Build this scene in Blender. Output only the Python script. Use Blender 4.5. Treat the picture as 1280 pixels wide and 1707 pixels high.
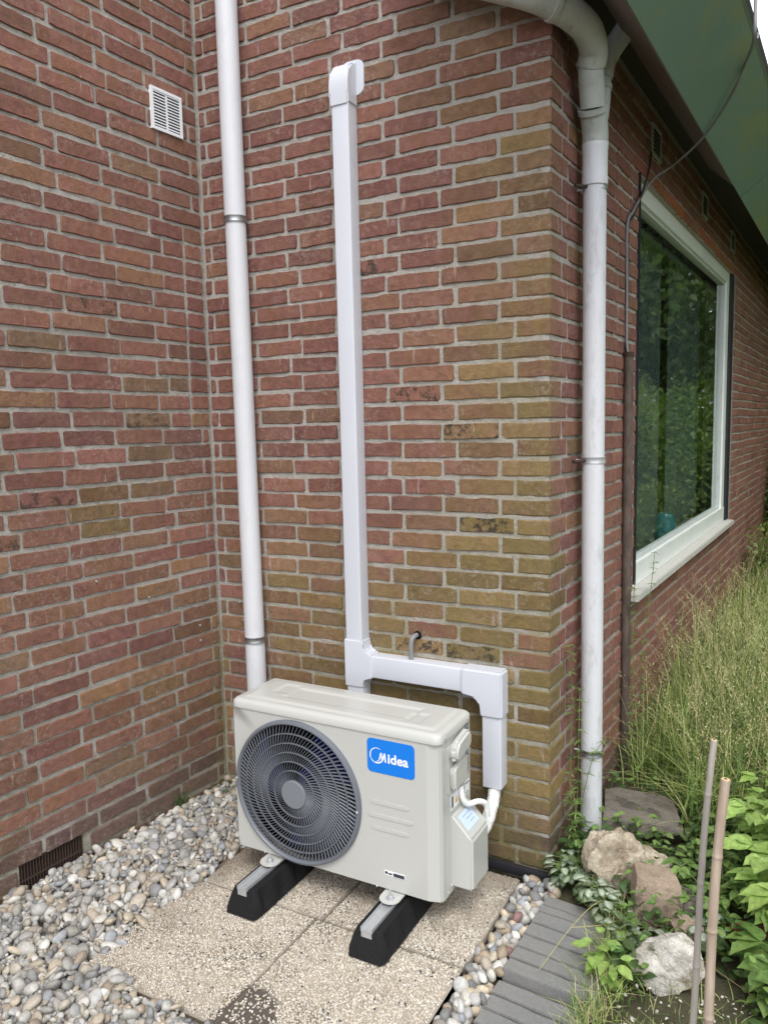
import bpy, bmesh, math, random
import numpy as np
from mathutils import Vector, Matrix, noise
rad = math.radians
random.seed(7); RNG = np.random.default_rng(11)
for o in list(bpy.data.objects): bpy.data.objects.remove(o)
SC = bpy.context.scene
COL = SC.collection

# ------------------------------------------------------------------ camera
CAMP = Vector((2.079, -2.389, 1.486))
yaw, pit, rol, FPX = 0.501, 0.1111, -0.0216, 1293.7
cy, sy, cp, sp = math.cos(yaw), math.sin(yaw), math.cos(pit), math.sin(pit)
FW = Vector((-sy*cp, cy*cp, -sp)); RT = Vector((cy, sy, 0)); UP = RT.cross(FW)
RT2 = RT*math.cos(rol)+UP*math.sin(rol); UP2 = -RT*math.sin(rol)+UP*math.cos(rol)
cam = bpy.data.cameras.new('camera'); camo = bpy.data.objects.new('camera', cam); COL.objects.link(camo)
m3 = Matrix((RT2, UP2, -FW)).transposed()
camo.matrix_world = Matrix.Translation(CAMP) @ m3.to_4x4()
cam.sensor_fit = 'VERTICAL'; cam.sensor_height = 24.0; cam.lens = FPX/1707*24.0
cam.clip_start = .05; cam.clip_end = 2000
SC.camera = camo
def project(p):
    d = Vector(p)-CAMP; z = d.dot(FW)
    if z <= .05: return None
    return (640+FPX*d.dot(RT2)/z, 853.5-FPX*d.dot(UP2)/z, z)

# ------------------------------------------------------------------ world and sun
SUN_EL, SUN_AZ = 54, 150      # azimuth clockwise from +y
w = bpy.data.worlds.new('World'); SC.world = w; w.use_nodes = True
nt = w.node_tree; nt.nodes.clear()
sky = nt.nodes.new('ShaderNodeTexSky'); sky.sky_type = 'NISHITA'; sky.sun_disc = False
sky.sun_elevation = rad(SUN_EL); sky.sun_rotation = rad(SUN_AZ); sky.air_density = 1.0; sky.dust_density = 2.0; sky.ozone_density = 1.0
tc = nt.nodes.new('ShaderNodeTexCoord'); nz = nt.nodes.new('ShaderNodeTexNoise'); nz.inputs['Scale'].default_value = 2.2; nz.inputs['Detail'].default_value = 5
rp = nt.nodes.new('ShaderNodeValToRGB'); rp.color_ramp.elements[0].position = .3; rp.color_ramp.elements[0].color = (.62,.62,.62,1); rp.color_ramp.elements[1].position = .62; rp.color_ramp.elements[1].color = (1,1,1,1)
mx = nt.nodes.new('ShaderNodeMixRGB'); mx.inputs[2].default_value = (9.0, 9.3, 9.9, 1)
bg = nt.nodes.new('ShaderNodeBackground'); bg.inputs['Strength'].default_value = .15
ow = nt.nodes.new('ShaderNodeOutputWorld')
nt.links.new(tc.outputs['Generated'], nz.inputs['Vector']); nt.links.new(nz.outputs['Fac'], rp.inputs[0]); nt.links.new(rp.outputs[0], mx.inputs[0])
nt.links.new(sky.outputs[0], mx.inputs[1]); nt.links.new(mx.outputs[0], bg.inputs[0]); nt.links.new(bg.outputs[0], ow.inputs[0])
sl = bpy.data.lights.new('sun', 'SUN'); sl.energy = 1.4; sl.angle = rad(22); sl.color = (1, .965, .91)
so = bpy.data.objects.new('sun', sl); COL.objects.link(so)
sd = Vector((math.sin(rad(SUN_AZ))*math.cos(rad(SUN_EL)), math.cos(rad(SUN_AZ))*math.cos(rad(SUN_EL)), math.sin(rad(SUN_EL))))
so.rotation_euler = sd.to_track_quat('Z', 'Y').to_euler(); so.location = (4, -4, 8)
SC.view_settings.view_transform = 'Standard'; SC.view_settings.look = 'None'; SC.view_settings.gamma = 1
SC.view_settings.exposure = 0.58; SC.view_settings.use_curve_mapping = False

# ------------------------------------------------------------------ helpers
def tag(o, label=None, cat=None, group=None, kind=None):
    if label: o['label'] = label
    if cat: o['category'] = cat
    if group: o['group'] = group
    if kind: o['kind'] = kind
    return o
def empty(name, loc=(0,0,0), label=None, cat=None, group=None, kind=None):
    o = bpy.data.objects.new(name, None); o.empty_display_size = .05; COL.objects.link(o); o.location = loc
    return tag(o, label, cat, group, kind)
def link(name, me, mat=None, parent=None, smooth=False, kind=None):
    o = bpy.data.objects.new(name, me); COL.objects.link(o)
    if mat is not None and not me.materials: me.materials.append(mat)
    if parent is not None:
        o.parent = parent
        o.matrix_parent_inverse = Matrix.Translation(root_loc(parent)).inverted()
    if smooth: me.polygons.foreach_set('use_smooth', [True]*len(me.polygons))
    if kind: o['kind'] = kind
    return o
def root_loc(p):
    v = Vector(p.location)
    while p.parent is not None:
        p = p.parent
    # all parts are modelled in world coordinates; their parents sit at the thing's base
    return Vector(p.location) if p.type == 'EMPTY' else Vector((0,0,0))
def from_bm(name, bm, mat, parent=None, smooth=False, kind=None, angle=None):
    me = bpy.data.meshes.new(name); bmesh.ops.recalc_face_normals(bm, faces=bm.faces[:]); bm.to_mesh(me); bm.free()
    o = link(name, me, mat, None, smooth or angle is not None, kind)
    if angle is not None: me.set_sharp_from_angle(angle=rad(angle))
    if parent is not None: setpar(o, parent)
    return o
def setpar(o, parent):
    bases = parent.matrix_basis.copy(); p = parent
    W = Matrix.Identity(4); chain = []
    while p is not None: chain.append(p); p = p.parent
    for c in reversed(chain):
        W = W @ (c.matrix_parent_inverse if c.parent else Matrix.Identity(4)) @ c.matrix_basis
    o.parent = parent; o.matrix_parent_inverse = W.inverted()
def np_mesh(name, V, F, tint=None, mats=(), smooth=False):
    V = np.asarray(V, np.float32).reshape(-1,3); F = np.asarray(F, np.int32); k = F.shape[1]
    me = bpy.data.meshes.new(name)
    me.vertices.add(len(V)); me.vertices.foreach_set('co', V.ravel())
    me.loops.add(F.size); me.loops.foreach_set('vertex_index', F.ravel())
    me.polygons.add(len(F)); me.polygons.foreach_set('loop_start', np.arange(0, F.size, k, dtype=np.int32))
    if smooth: me.polygons.foreach_set('use_smooth', np.ones(len(F), bool))
    me.update(calc_edges=True)
    if tint is not None:
        a = me.color_attributes.new('tint', 'FLOAT_COLOR', 'POINT')
        T = np.ones((len(V),4), np.float32); T[:, :tint.shape[1]] = tint; a.data.foreach_set('color', T.ravel())
    for m in mats: me.materials.append(m)
    return me
def bm_box(bm, lo, hi, M=None):
    lo, hi = Vector(lo), Vector(hi)
    vs = [Vector((x,y,z)) for x in (lo.x,hi.x) for y in (lo.y,hi.y) for z in (lo.z,hi.z)]
    if M is not None: vs = [M @ v for v in vs]
    v = [bm.verts.new(c) for c in vs]
    for f in ((0,1,3,2),(4,6,7,5),(0,4,5,1),(2,3,7,6),(0,2,6,4),(1,5,7,3)): bm.faces.new([v[i] for i in f])
    return v
def box(name, lo, hi, mat, parent=None, bevel=0, seg=2, M=None, angle=30):
    bm = bmesh.new(); bm_box(bm, lo, hi, M)
    if bevel:
        bmesh.ops.bevel(bm, geom=bm.edges[:], offset=bevel, segments=seg, affect='EDGES', profile=.6)
    return from_bm(name, bm, mat, parent, angle=angle if bevel else None)
def bm_tube(bm, pts, r, n=16, cap=True, wob=0, flat=1.0):
    pts = [Vector(p) for p in pts]; rs = r if isinstance(r, (list, tuple)) else [r]*len(pts)
    rings = []; t = (pts[1]-pts[0]).normalized(); a = t.orthogonal().normalized()
    for i, p in enumerate(pts):
        if i == 0: t2 = pts[1]-pts[0]
        elif i == len(pts)-1: t2 = pts[-1]-pts[-2]
        else: t2 = (pts[i+1]-p).normalized()+(p-pts[i-1]).normalized()
        t2.normalize(); a = (a-t2*a.dot(t2)).normalized(); b = t2.cross(a)
        ring = []
        for j in range(n):
            th = 2*math.pi*j/n; rr = rs[i]*(1+(random.uniform(-wob,wob) if wob else 0))
            ring.append(bm.verts.new(p+a*math.cos(th)*rr+b*math.sin(th)*rr*flat))
        rings.append(ring)
    for i in range(len(rings)-1):
        for j in range(n): bm.faces.new((rings[i][j], rings[i][(j+1)%n], rings[i+1][(j+1)%n], rings[i+1][j]))
    if cap: bm.faces.new(rings[0][::-1]); bm.faces.new(rings[-1])
def tube(name, pts, r, mat, parent=None, n=16, wob=0, flat=1.0, angle=40, cap=True):
    bm = bmesh.new(); bm_tube(bm, pts, r, n, cap, wob, flat); return from_bm(name, bm, mat, parent, angle=angle)
def smooth_path(P, n=8):
    P = [Vector(p) for p in P]; out = []
    Q = [P[0]*2-P[1]]+P+[P[-1]*2-P[-2]]
    for i in range(1, len(Q)-2):
        for k in range(n):
            t = k/n; a,b,c,d = Q[i-1],Q[i],Q[i+1],Q[i+2]
            out.append(.5*((2*b)+(c-a)*t+(2*a-5*b+4*c-d)*t*t+(3*b-a-3*c+d)*t**3))
    out.append(P[-1]); return out
def lathe_bm(bm, prof, axis_o, ax, n=32):
    """prof: list of (radius, height along ax)"""
    ax = Vector(ax).normalized(); a = ax.orthogonal().normalized(); b = ax.cross(a); o = Vector(axis_o); rings = []
    for r, h in prof: rings.append([bm.verts.new(o+ax*h+(a*math.cos(2*math.pi*j/n)+b*math.sin(2*math.pi*j/n))*max(r,1e-5)) for j in range(n)])
    for i in range(len(rings)-1):
        for j in range(n): bm.faces.new((rings[i][j], rings[i][(j+1)%n], rings[i+1][(j+1)%n], rings[i+1][j]))
def lathe(name, prof, o, ax, mat, parent=None, n=32, angle=35):
    bm = bmesh.new(); lathe_bm(bm, prof, o, ax, n); bmesh.ops.remove_doubles(bm, verts=bm.verts[:], dist=1e-5); return from_bm(name, bm, mat, parent, angle=angle)
def prism(name, poly, d0, d1, frame, mat, parent=None, bevel=0, angle=30):
    """poly: (u,v) outline; frame: (origin,u,v,w); extruded along w from d0 to d1"""
    o,u,v,ww = [Vector(a) for a in frame]; bm = bmesh.new()
    A = [bm.verts.new(o+u*p[0]+v*p[1]+ww*d0) for p in poly]; B = [bm.verts.new(o+u*p[0]+v*p[1]+ww*d1) for p in poly]
    bm.faces.new(A[::-1]); bm.faces.new(B); n = len(poly)
    for i in range(n): bm.faces.new((A[i],A[(i+1)%n],B[(i+1)%n],B[i]))
    if bevel: bmesh.ops.bevel(bm, geom=bm.edges[:], offset=bevel, segments=2, affect='EDGES')
    return from_bm(name, bm, mat, parent, angle=angle)
def rrect(x0,y0,x1,y1,r,n=5):
    P=[]
    for cx_,cy_,a0 in ((x1-r,y1-r,0),(x0+r,y1-r,90),(x0+r,y0+r,180),(x1-r,y0+r,270)):
        for k in range(n+1):
            a=rad(a0+90*k/n); P.append((cx_+r*math.cos(a), cy_+r*math.sin(a)))
    return P

# ------------------------------------------------------------------ materials
class NT:
    def __init__(s, name):
        s.m = bpy.data.materials.new(name); s.m.use_nodes = True; s.t = s.m.node_tree; s.t.nodes.clear()
        s.o = s.t.nodes.new('ShaderNodeOutputMaterial'); s.p = s.t.nodes.new('ShaderNodeBsdfPrincipled'); s.t.links.new(s.p.outputs[0], s.o.inputs[0])
    def n(s, ty, **kw):
        x = s.t.nodes.new(ty)
        for k, v in kw.items():
            if k in x.inputs: s.set(x, k, v)
            else: setattr(x, k, v)
        return x
    def set(s, x, k, v):
        if hasattr(v, 'is_output') or isinstance(v, bpy.types.NodeSocket): s.t.links.new(v, x.inputs[k])
        else: x.inputs[k].default_value = v
    def pos(s): return s.n('ShaderNodeNewGeometry').outputs['Position']
    def noise(s, scale, detail=4, rough=.6, vec=None, stretch=None, col=False):
        v = vec or s.pos()
        if stretch:
            mp = s.n('ShaderNodeMapping'); s.t.links.new(v, mp.inputs[0]); mp.inputs['Scale'].default_value = stretch; v = mp.outputs[0]
        x = s.n('ShaderNodeTexNoise'); s.t.links.new(v, x.inputs['Vector']); x.inputs['Scale'].default_value = scale; x.inputs['Detail'].default_value = detail; x.inputs['Roughness'].default_value = rough
        return x.outputs['Color' if col else 'Fac']
    def ramp(s, fac, stops):
        r = s.n('ShaderNodeValToRGB'); s.t.links.new(fac, r.inputs[0]); e = r.color_ramp.elements
        while len(e) < len(stops): e.new(.5)
        for i,(p,c) in enumerate(stops):
            e[i].position = p; e[i].color = (c,c,c,1) if isinstance(c,(int,float)) else (*c,1)
        return r.outputs[0]
    def mix(s, fac, a, b, mode='MIX'):
        x = s.n('ShaderNodeMixRGB', blend_type=mode)
        for k,v in ((0,fac),(1,a),(2,b)):
            if isinstance(v, bpy.types.NodeSocket): s.t.links.new(v, x.inputs[k])
            elif isinstance(v,(int,float)): x.inputs[k].default_value = v if k==0 else (v,v,v,1)
            else: x.inputs[k].default_value = (*v,1)
        return x.outputs[0]
    def math(s, op, a, b=0.0):
        x = s.n('ShaderNodeMath', operation=op)
        for k,v in ((0,a),(1,b)):
            if isinstance(v, bpy.types.NodeSocket): s.t.links.new(v, x.inputs[k])
            else: x.inputs[k].default_value = v
        return x.outputs[0]
    def bump(s, h, dist=.002, strength=1.0, prev=None):
        b = s.n('ShaderNodeBump'); b.inputs['Distance'].default_value = dist; b.inputs['Strength'].default_value = strength
        s.t.links.new(h, b.inputs['Height'])
        if prev is not None: s.t.links.new(prev, b.inputs['Normal'])
        return b.outputs[0]
    def fin(s, col, rough=.8, normal=None, metal=0, spec=.5):
        s.set(s.p, 'Base Color', col if isinstance(col, bpy.types.NodeSocket) else (*col,1)); s.set(s.p, 'Roughness', rough); s.p.inputs['Metallic'].default_value = metal
        s.p.inputs['Specular IOR Level'].default_value = spec
        if normal is not None: s.t.links.new(normal, s.p.inputs['Normal'])
        return s.m
def srgb(r,g,b): return tuple(((c/255+.055)/1.055)**2.4 if c/255 > .04045 else c/255/12.92 for c in (r,g,b))

def brick_mat(name, attr, side=False):
    s = NT(name)
    if attr: x = s.n('ShaderNodeAttribute', attribute_name='tint'); base, al = x.outputs['Color'], x.outputs['Alpha']
    else: x = s.n('ShaderNodeObjectInfo'); base, al = x.outputs['Color'], x.outputs['Alpha']
    if side: base = s.mix(s.ramp(s.noise(24,5,.7), [(.35,.62),(.6,.95)]), base, srgb(142,98,90))
    n1 = s.noise(38, 5, .65); n2 = s.noise(420, 3, .6); n3 = s.noise(11, 4, .6)
    c = s.mix(1, base, s.ramp(n1, [(.25,.66),(.5,.98),(.75,1.28)]), 'MULTIPLY')
    c = s.mix(1, c, s.ramp(n2, [(.3,.74),(.5,1.0),(.72,1.24)]), 'MULTIPLY')
    # paler dusty film in patches
    c = s.mix(s.ramp(n3, [(.5,0),(.72,.26)]), c, srgb(156,122,108))
    oc = s.ramp(s.noise(17, 4, .6, stretch=(1,1,.5)), [(.46,0),(.62,.38)]); c = s.mix(oc, c, s.mix(1, base, (1.0,1.12,.72), 'MULTIPLY'))
    sm = s.math('MULTIPLY', s.ramp(s.noise(75, 5, .7), [(.52,0),(.66,.6)]), s.ramp(s.noise(4, 3, .5), [(.42,0),(.6,1)])); c = s.mix(sm, c, srgb(160,148,136))
    gp = s.n('ShaderNodeSeparateXYZ'); s.t.links.new(s.pos(), gp.inputs[0])
    def mr(o_, a_, b_):
        q_ = s.n('ShaderNodeMapRange'); s.t.links.new(gp.outputs[o_], q_.inputs[0]); q_.inputs[1].default_value = a_; q_.inputs[2].default_value = b_; return q_.outputs[0]
    # algae film: creeps out from the outer corner and up from the ground
    fa = s.math('MAXIMUM', s.math('MULTIPLY', mr(0,.80,1.30), mr(2,2.75,1.6)), s.math('MULTIPLY', mr(0,.02,.5), mr(2,1.25,.8)))
    fa = s.math('MULTIPLY', s.math('MULTIPLY', fa, mr(1,.09,.01)), mr(1,-.1,-.05))
    fa = s.math('MULTIPLY', fa, s.ramp(s.noise(7,5,.7), [(.40,.0),(.60,1)]))
    fb = s.math('MULTIPLY', s.math('MULTIPLY', mr(0,.07,.02), mr(1,-.10,-.03)), s.math('MULTIPLY', mr(2,.85,.55), s.ramp(s.noise(16,4,.7), [(.35,.2),(.6,1)])))
    fa = s.math('MAXIMUM', fa, fb)
    c = s.mix(s.math('MULTIPLY', fa, .52), c, s.mix(s.noise(60,4,.7), srgb(112,101,62), srgb(144,128,80)))
    # thin upright streaks of lime
    st = s.noise(55, 3, .55, stretch=(1.0,1.0,.16)); st2 = s.noise(9, 2, .5)
    f = s.math('MULTIPLY', s.ramp(st, [(.635,0),(.70,1)]), s.ramp(st2, [(.5,0),(.62,.5)]))
    c = s.mix(f, c, srgb(190,168,156))
    # pale chips
    f = s.ramp(s.noise(130, 3, .6), [(.73,0),(.76,.55)]); c = s.mix(f, c, srgb(205,190,175))
    # soot on marked bricks
    k = s.math('MULTIPLY', s.math('SUBTRACT', 1.0, al), s.ramp(s.noise(26, 6, .75), [(.50,0),(.58,.92)]))
    c = s.mix(k, c, (.045,.038,.030))
    nb = s.bump(s.noise(260, 6, .72), .004, 1.0); nb = s.bump(s.noise(55, 4, .6), .005, .8, nb)
    return s.fin(c, .88, nb, spec=.25)
M_brick = brick_mat('brick_clay', False); M_brickj = brick_mat('brick_clay_joined', True); M_brickside = brick_mat('brick_clay_cleaner_face', False, True)
def mortar_mat():
    s = NT('mortar'); P = s.pos()
    sep = s.n('ShaderNodeSeparateXYZ'); s.t.links.new(P, sep.inputs[0])
    c = s.mix(s.noise(6,4,.6), srgb(178,172,163), srgb(208,203,194))
    c = s.mix(s.ramp(s.noise(240,4,.7), [(.35,.0),(.7,1)]), s.mix(1,c,.62,'MULTIPLY'), c)
    c = s.mix(s.ramp(s.noise(22,5,.7), [(.55,0),(.7,.5)]), c, srgb(112,106,98))
    # algae near the foot of the wall
    zf = s.n('ShaderNodeMapRange'); s.t.links.new(sep.outputs[2], zf.inputs[0]); zf.inputs[1].default_value = .95; zf.inputs[2].default_value = .05; zf.inputs[3].default_value = 0; zf.inputs[4].default_value = .75
    f = s.math('MULTIPLY', zf.outputs[0], s.ramp(s.noise(7,5,.65), [(.4,.05),(.62,1)]))
    c = s.mix(f, c, srgb(98,96,62))
    gp = s.n('ShaderNodeSeparateXYZ'); s.t.links.new(s.pos(), gp.inputs[0])
    def mr(o_, a_, b_):
        q_ = s.n('ShaderNodeMapRange'); s.t.links.new(gp.outputs[o_], q_.inputs[0]); q_.inputs[1].default_value = a_; q_.inputs[2].default_value = b_; return q_.outputs[0]
    # algae film: creeps out from the outer corner and up from the ground
    fa = s.math('MAXIMUM', s.math('MULTIPLY', mr(0,.80,1.30), mr(2,2.75,1.6)), s.math('MULTIPLY', mr(0,.02,.5), mr(2,1.25,.8)))
    fa = s.math('MULTIPLY', s.math('MULTIPLY', fa, mr(1,.09,.01)), mr(1,-.1,-.05))
    fa = s.math('MULTIPLY', fa, s.ramp(s.noise(7,5,.7), [(.40,.0),(.60,1)]))
    fb = s.math('MULTIPLY', s.math('MULTIPLY', mr(0,.07,.02), mr(1,-.10,-.03)), s.math('MULTIPLY', mr(2,.85,.55), s.ramp(s.noise(16,4,.7), [(.35,.2),(.6,1)])))
    fa = s.math('MAXIMUM', fa, fb)
    c = s.mix(s.math('MULTIPLY', fa, .5), c, srgb(138,130,86))
    nb = s.bump(s.noise(330,6,.75), .003, 1.0); nb = s.bump(s.noise(70,5,.6), .006, .9, nb)
    return s.fin(c, .95, nb, spec=.15)
M_mortar = mortar_mat()
def plastic(name, col, rough=.35, dirt=.0, spec=.5, bumpd=0.0, dirtcol=(.12,.11,.09)):
    s = NT(name); c = s.mix(s.noise(5,3,.5), tuple(x*.95 for x in col), tuple(min(1,x*1.03) for x in col))
    if dirt: c = s.mix(s.ramp(s.noise(26,7,.75, stretch=(1,1,.35)), [(.52,0),(.75,dirt)]), c, dirtcol); c = s.mix(s.ramp(s.noise(180,3,.6), [(.70,0),(.74,min(1,dirt*1.6))]), c, dirtcol)
    r = s.ramp(s.noise(9,4,.6), [(.3,max(.05,rough-.06)),(.7,rough+.08)])
    nb = s.bump(s.noise(1.5*60,2,.5), bumpd, .6) if bumpd else None
    return s.fin(c, r, nb, spec=spec)
M_pvc = plastic('white_pvc_trunking', srgb(208,211,219), .33)
M_pipe = plastic('weathered_pvc_pipe', srgb(212,213,217), .42, dirt=.14, bumpd=.0006)
M_pipeold = plastic('mossy_pvc_fitting', srgb(176,181,176), .5, dirt=.55, bumpd=.001, dirtcol=srgb(74,78,60))
M_case = NT('enamelled_steel_case'); M_case = M_case.fin(srgb(189,189,184), .22, M_case.bump(M_case.noise(3,2,.5),.004,.15), spec=.5)
M_caseside = M_case
M_grille = plastic('grey_grille_plastic', srgb(106,110,117), .4)
M_hub = plastic('grey_hub_plastic', srgb(120,125,131), .5)
M_fan = plastic('dark_blue_fan_plastic', srgb(26,34,104), .4, spec=.35)
M_dark = plastic('dark_inside', (.007,.007,.009), .9, spec=.1)
M_rubber = plastic('black_rubber', (.012,.012,.013), .78, spec=.25, bumpd=.004)
def metal(name, col, rough=.35, rust=0):
    s = NT(name); c = s.mix(s.noise(40,5,.7), tuple(x*.75 for x in col), col)
    if rust: c = s.mix(s.ramp(s.noise(30,6,.75), [(.42,0),(.6,rust)]), c, srgb(80,62,50))
    return s.fin(c, s.ramp(s.noise(60,4,.7), [(.3,rough*.8),(.7,rough*1.4)]), s.bump(s.noise(300,3,.6), .0004, .5), metal=.9 if not rust else .35)
M_zinc = NT('galvanised_steel'); M_zinc = M_zinc.fin(M_zinc.mix(M_zinc.noise(60,5,.7), srgb(168,170,172), srgb(208,210,212)), .38, M_zinc.bump(M_zinc.noise(300,3,.6),.0004,.5), metal=.45)
M_clamp = metal('grey_clamp_metal', (.42,.42,.42), .4)
M_rust = NT('rusty_painted_tube'); M_rust = M_rust.fin(M_rust.mix(M_rust.ramp(M_rust.noise(45,6,.75,stretch=(1,1,.3)), [(.35,0),(.62,1)]), srgb(72,60,54), srgb(106,92,84)), .75, M_rust.bump(M_rust.noise(200,5,.7),.002,.8))
M_blue = plastic('blue_sticker', srgb(14,122,222), .3)
M_white = plastic('white_print', srgb(236,238,240), .4)
M_cream = plastic('white_wrap_tape', srgb(232,233,230), .5, bumpd=.004)
M_ink = plastic('dark_print', srgb(56,58,66), .5)
M_greylabel = plastic('grey_rating_label', srgb(128,138,146), .4)
M_bluelabel = plastic('pale_blue_label', srgb(196,212,234), .35)
M_frame = plastic('white_window_paint', srgb(232,236,234), .38, dirt=.12)
M_sill = NT('worn_stone_sill'); M_sill = M_sill.fin(M_sill.mix(M_sill.ramp(M_sill.noise(90,6,.7),[(.35,0),(.65,1)]), srgb(178,176,170), srgb(200,198,192)), .8, M_sill.bump(M_sill.noise(160,4,.7),.002,.7))
M_black = plastic('black_bitumen_strip', srgb(34,34,40), .6)
M_cable = plastic('grey_cable', srgb(132,132,134), .5, dirt=.3)
M_cabledark = plastic('dark_cable', srgb(50,46,44), .6)
def green_mat():
    s = NT('green_painted_board'); c = s.mix(s.noise(4,4,.5), srgb(122,152,146), srgb(138,166,158))
    a = s.ramp(s.noise(2.6,7,.72,stretch=(1,.55,1)), [(.49,0),(.6,.85)]); a2 = s.ramp(s.noise(30,5,.7), [(.3,.45),(.65,1)])
    c = s.mix(s.math('MULTIPLY',a,a2), c, srgb(156,164,116))
    c = s.mix(s.ramp(s.noise(90,4,.6),[(.7,0),(.76,.5)]), c, srgb(40,50,40))
    return s.fin(c, .5, s.bump(s.noise(20,3,.5),.001,.5))
M_green = green_mat()
M_soffit = NT('dark_soffit_timber'); M_soffit = M_soffit.fin(M_soffit.mix(M_soffit.noise(9,5,.6,stretch=(1,.2,1)), srgb(52,52,58), srgb(78,72,72)), .8)
M_brown = NT('brown_soffit_board'); M_brown = M_brown.fin(M_brown.mix(M_brown.noise(9,5,.6,stretch=(3,.3,1)), srgb(104,92,92), srgb(128,112,110)), .7)
M_tile = plastic('dark_roof_covering', srgb(60,58,58), .8)
def agg_slab():
    s = NT('slab_cement'); c = s.mix(s.noise(90,5,.7), srgb(150,142,130), srgb(180,171,158))
    d = s.ramp(s.noise(3.2,5,.65),[(.5,0),(.66,.75)]); c = s.mix(d, c, srgb(64,56,48))
    v = s.n('ShaderNodeVectorMath', operation='DISTANCE'); s.t.links.new(s.pos(), v.inputs[0]); v.inputs[1].default_value = (.86,-.96,0)
    k = s.math('ADD', v.outputs['Value'], s.math('MULTIPLY', s.math('SUBTRACT', s.noise(14,4,.6), .5), .12)); c = s.mix(s.ramp(k, [(.075,.85),(.105,0)]), c, srgb(66,58,52))
    return s.fin(c, .92, s.bump(s.noise(220,4,.7),.003,1))
M_slab = agg_slab()
def tint_mat(name, rough=.7, bumps=((120,.002),), var=.25, spec=.4, trans=0, noise_s=90):
    s = NT(name); x = s.n('ShaderNodeAttribute', attribute_name='tint')
    c = s.mix(1, x.outputs['Color'], s.ramp(s.noise(noise_s,4,.65), [(.3,1-var),(.7,1+var)]), 'MULTIPLY')
    nb = None
    for sc_, d in bumps: nb = s.bump(s.noise(sc_,4,.6), d, .8, nb)
    m = s.fin(c, rough, nb, spec=spec)
    if trans:
        t = s.n('ShaderNodeBsdfTranslucent'); s.t.links.new(s.mix(1,c,(1.3,1.5,.7),'MULTIPLY'), t.inputs[0])
        ms = s.n('ShaderNodeMixShader'); ms.inputs[0].default_value = trans; s.t.links.new(s.p.outputs[0], ms.inputs[1]); s.t.links.new(t.outputs[0], ms.inputs[2]); s.t.links.new(ms.outputs[0], s.o.inputs[0])
    return m
M_peb = tint_mat('river_pebble', .62, ((70,.0015),), .2, .35, noise_s=120)
M_agg = tint_mat('slab_aggregate', .7, ((300,.0006),), .25, .3, noise_s=500)
M_leaf = tint_mat('leaf', .5, ((60,.002),), .28, .4, trans=.3, noise_s=70)
M_grass = tint_mat('grass_blade', .6, (), .15, .3, trans=.25)
M_farleaf = tint_mat('tree_leaf', .5, (), .3, .4, trans=.4, noise_s=3)
M_paver = NT('grey_clinker'); M_paver = M_paver.fin(M_paver.mix(M_paver.ramp(M_paver.noise(110,7,.8),[(.45,0),(.85,1)]), M_paver.mix(M_paver.noise(4,3,.5), srgb(110,112,114), srgb(134,131,125)), srgb(150,149,147)), .85, M_paver.bump(M_paver.noise(240,6,.75),.0022,.8))
def soil_mat():
    s = NT('garden_soil'); c = s.mix(s.noise(25,6,.7), srgb(60,50,40), srgb(104,92,76)); c = s.mix(s.ramp(s.noise(140,3,.6),[(.70,0),(.74,1)]), c, srgb(190,184,170))
    P = s.noise(.6,4,.6); c = s.mix(s.ramp(P,[(.4,0),(.6,.5)]), c, srgb(70,80,40))
    nb = s.bump(s.noise(45,6,.7),.015,1); return s.fin(c, .95, nb)
M_soil = soil_mat()
M_sand = NT('bedding_sand'); M_sand = M_sand.fin(M_sand.mix(M_sand.noise(80,5,.7), srgb(84,76,66), srgb(138,126,108)), .95, M_sand.bump(M_sand.noise(120,5,.7),.006,1))
def rock_mat(name, a, b, c3, moss=0):
    s = NT(name); c = s.mix(s.ramp(s.noise(14,7,.72),[(.35,0),(.62,1)]), a, b); c = s.mix(s.ramp(s.noise(9,6,.7),[(.55,0),(.62,.8)]), c, c3)
    c = s.mix(1, c, s.ramp(s.noise(160,4,.65),[(.3,.78),(.7,1.2)]), 'MULTIPLY')
    nb = s.bump(s.noise(120,7,.75),.004,1); nb = s.bump(s.noise(22,5,.6),.012,.8,nb); return s.fin(c, .85, nb, spec=.25)
M_trunk = rock_mat('bark', srgb(70,58,46), srgb(98,86,70), srgb(50,46,36))
def bamboo_mat(name, a, b, c3):
    s = NT(name); c = s.mix(s.ramp(s.noise(20,5,.65,stretch=(2,2,.2)),[(.4,0),(.62,1)]), a, b); c = s.mix(s.ramp(s.noise(14,6,.75,stretch=(1,1,.3)),[(.58,0),(.66,.7)]), c, c3)
    return s.fin(c, .6, s.bump(s.noise(160,4,.6,stretch=(3,3,.1)),.0008,.6))
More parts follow.
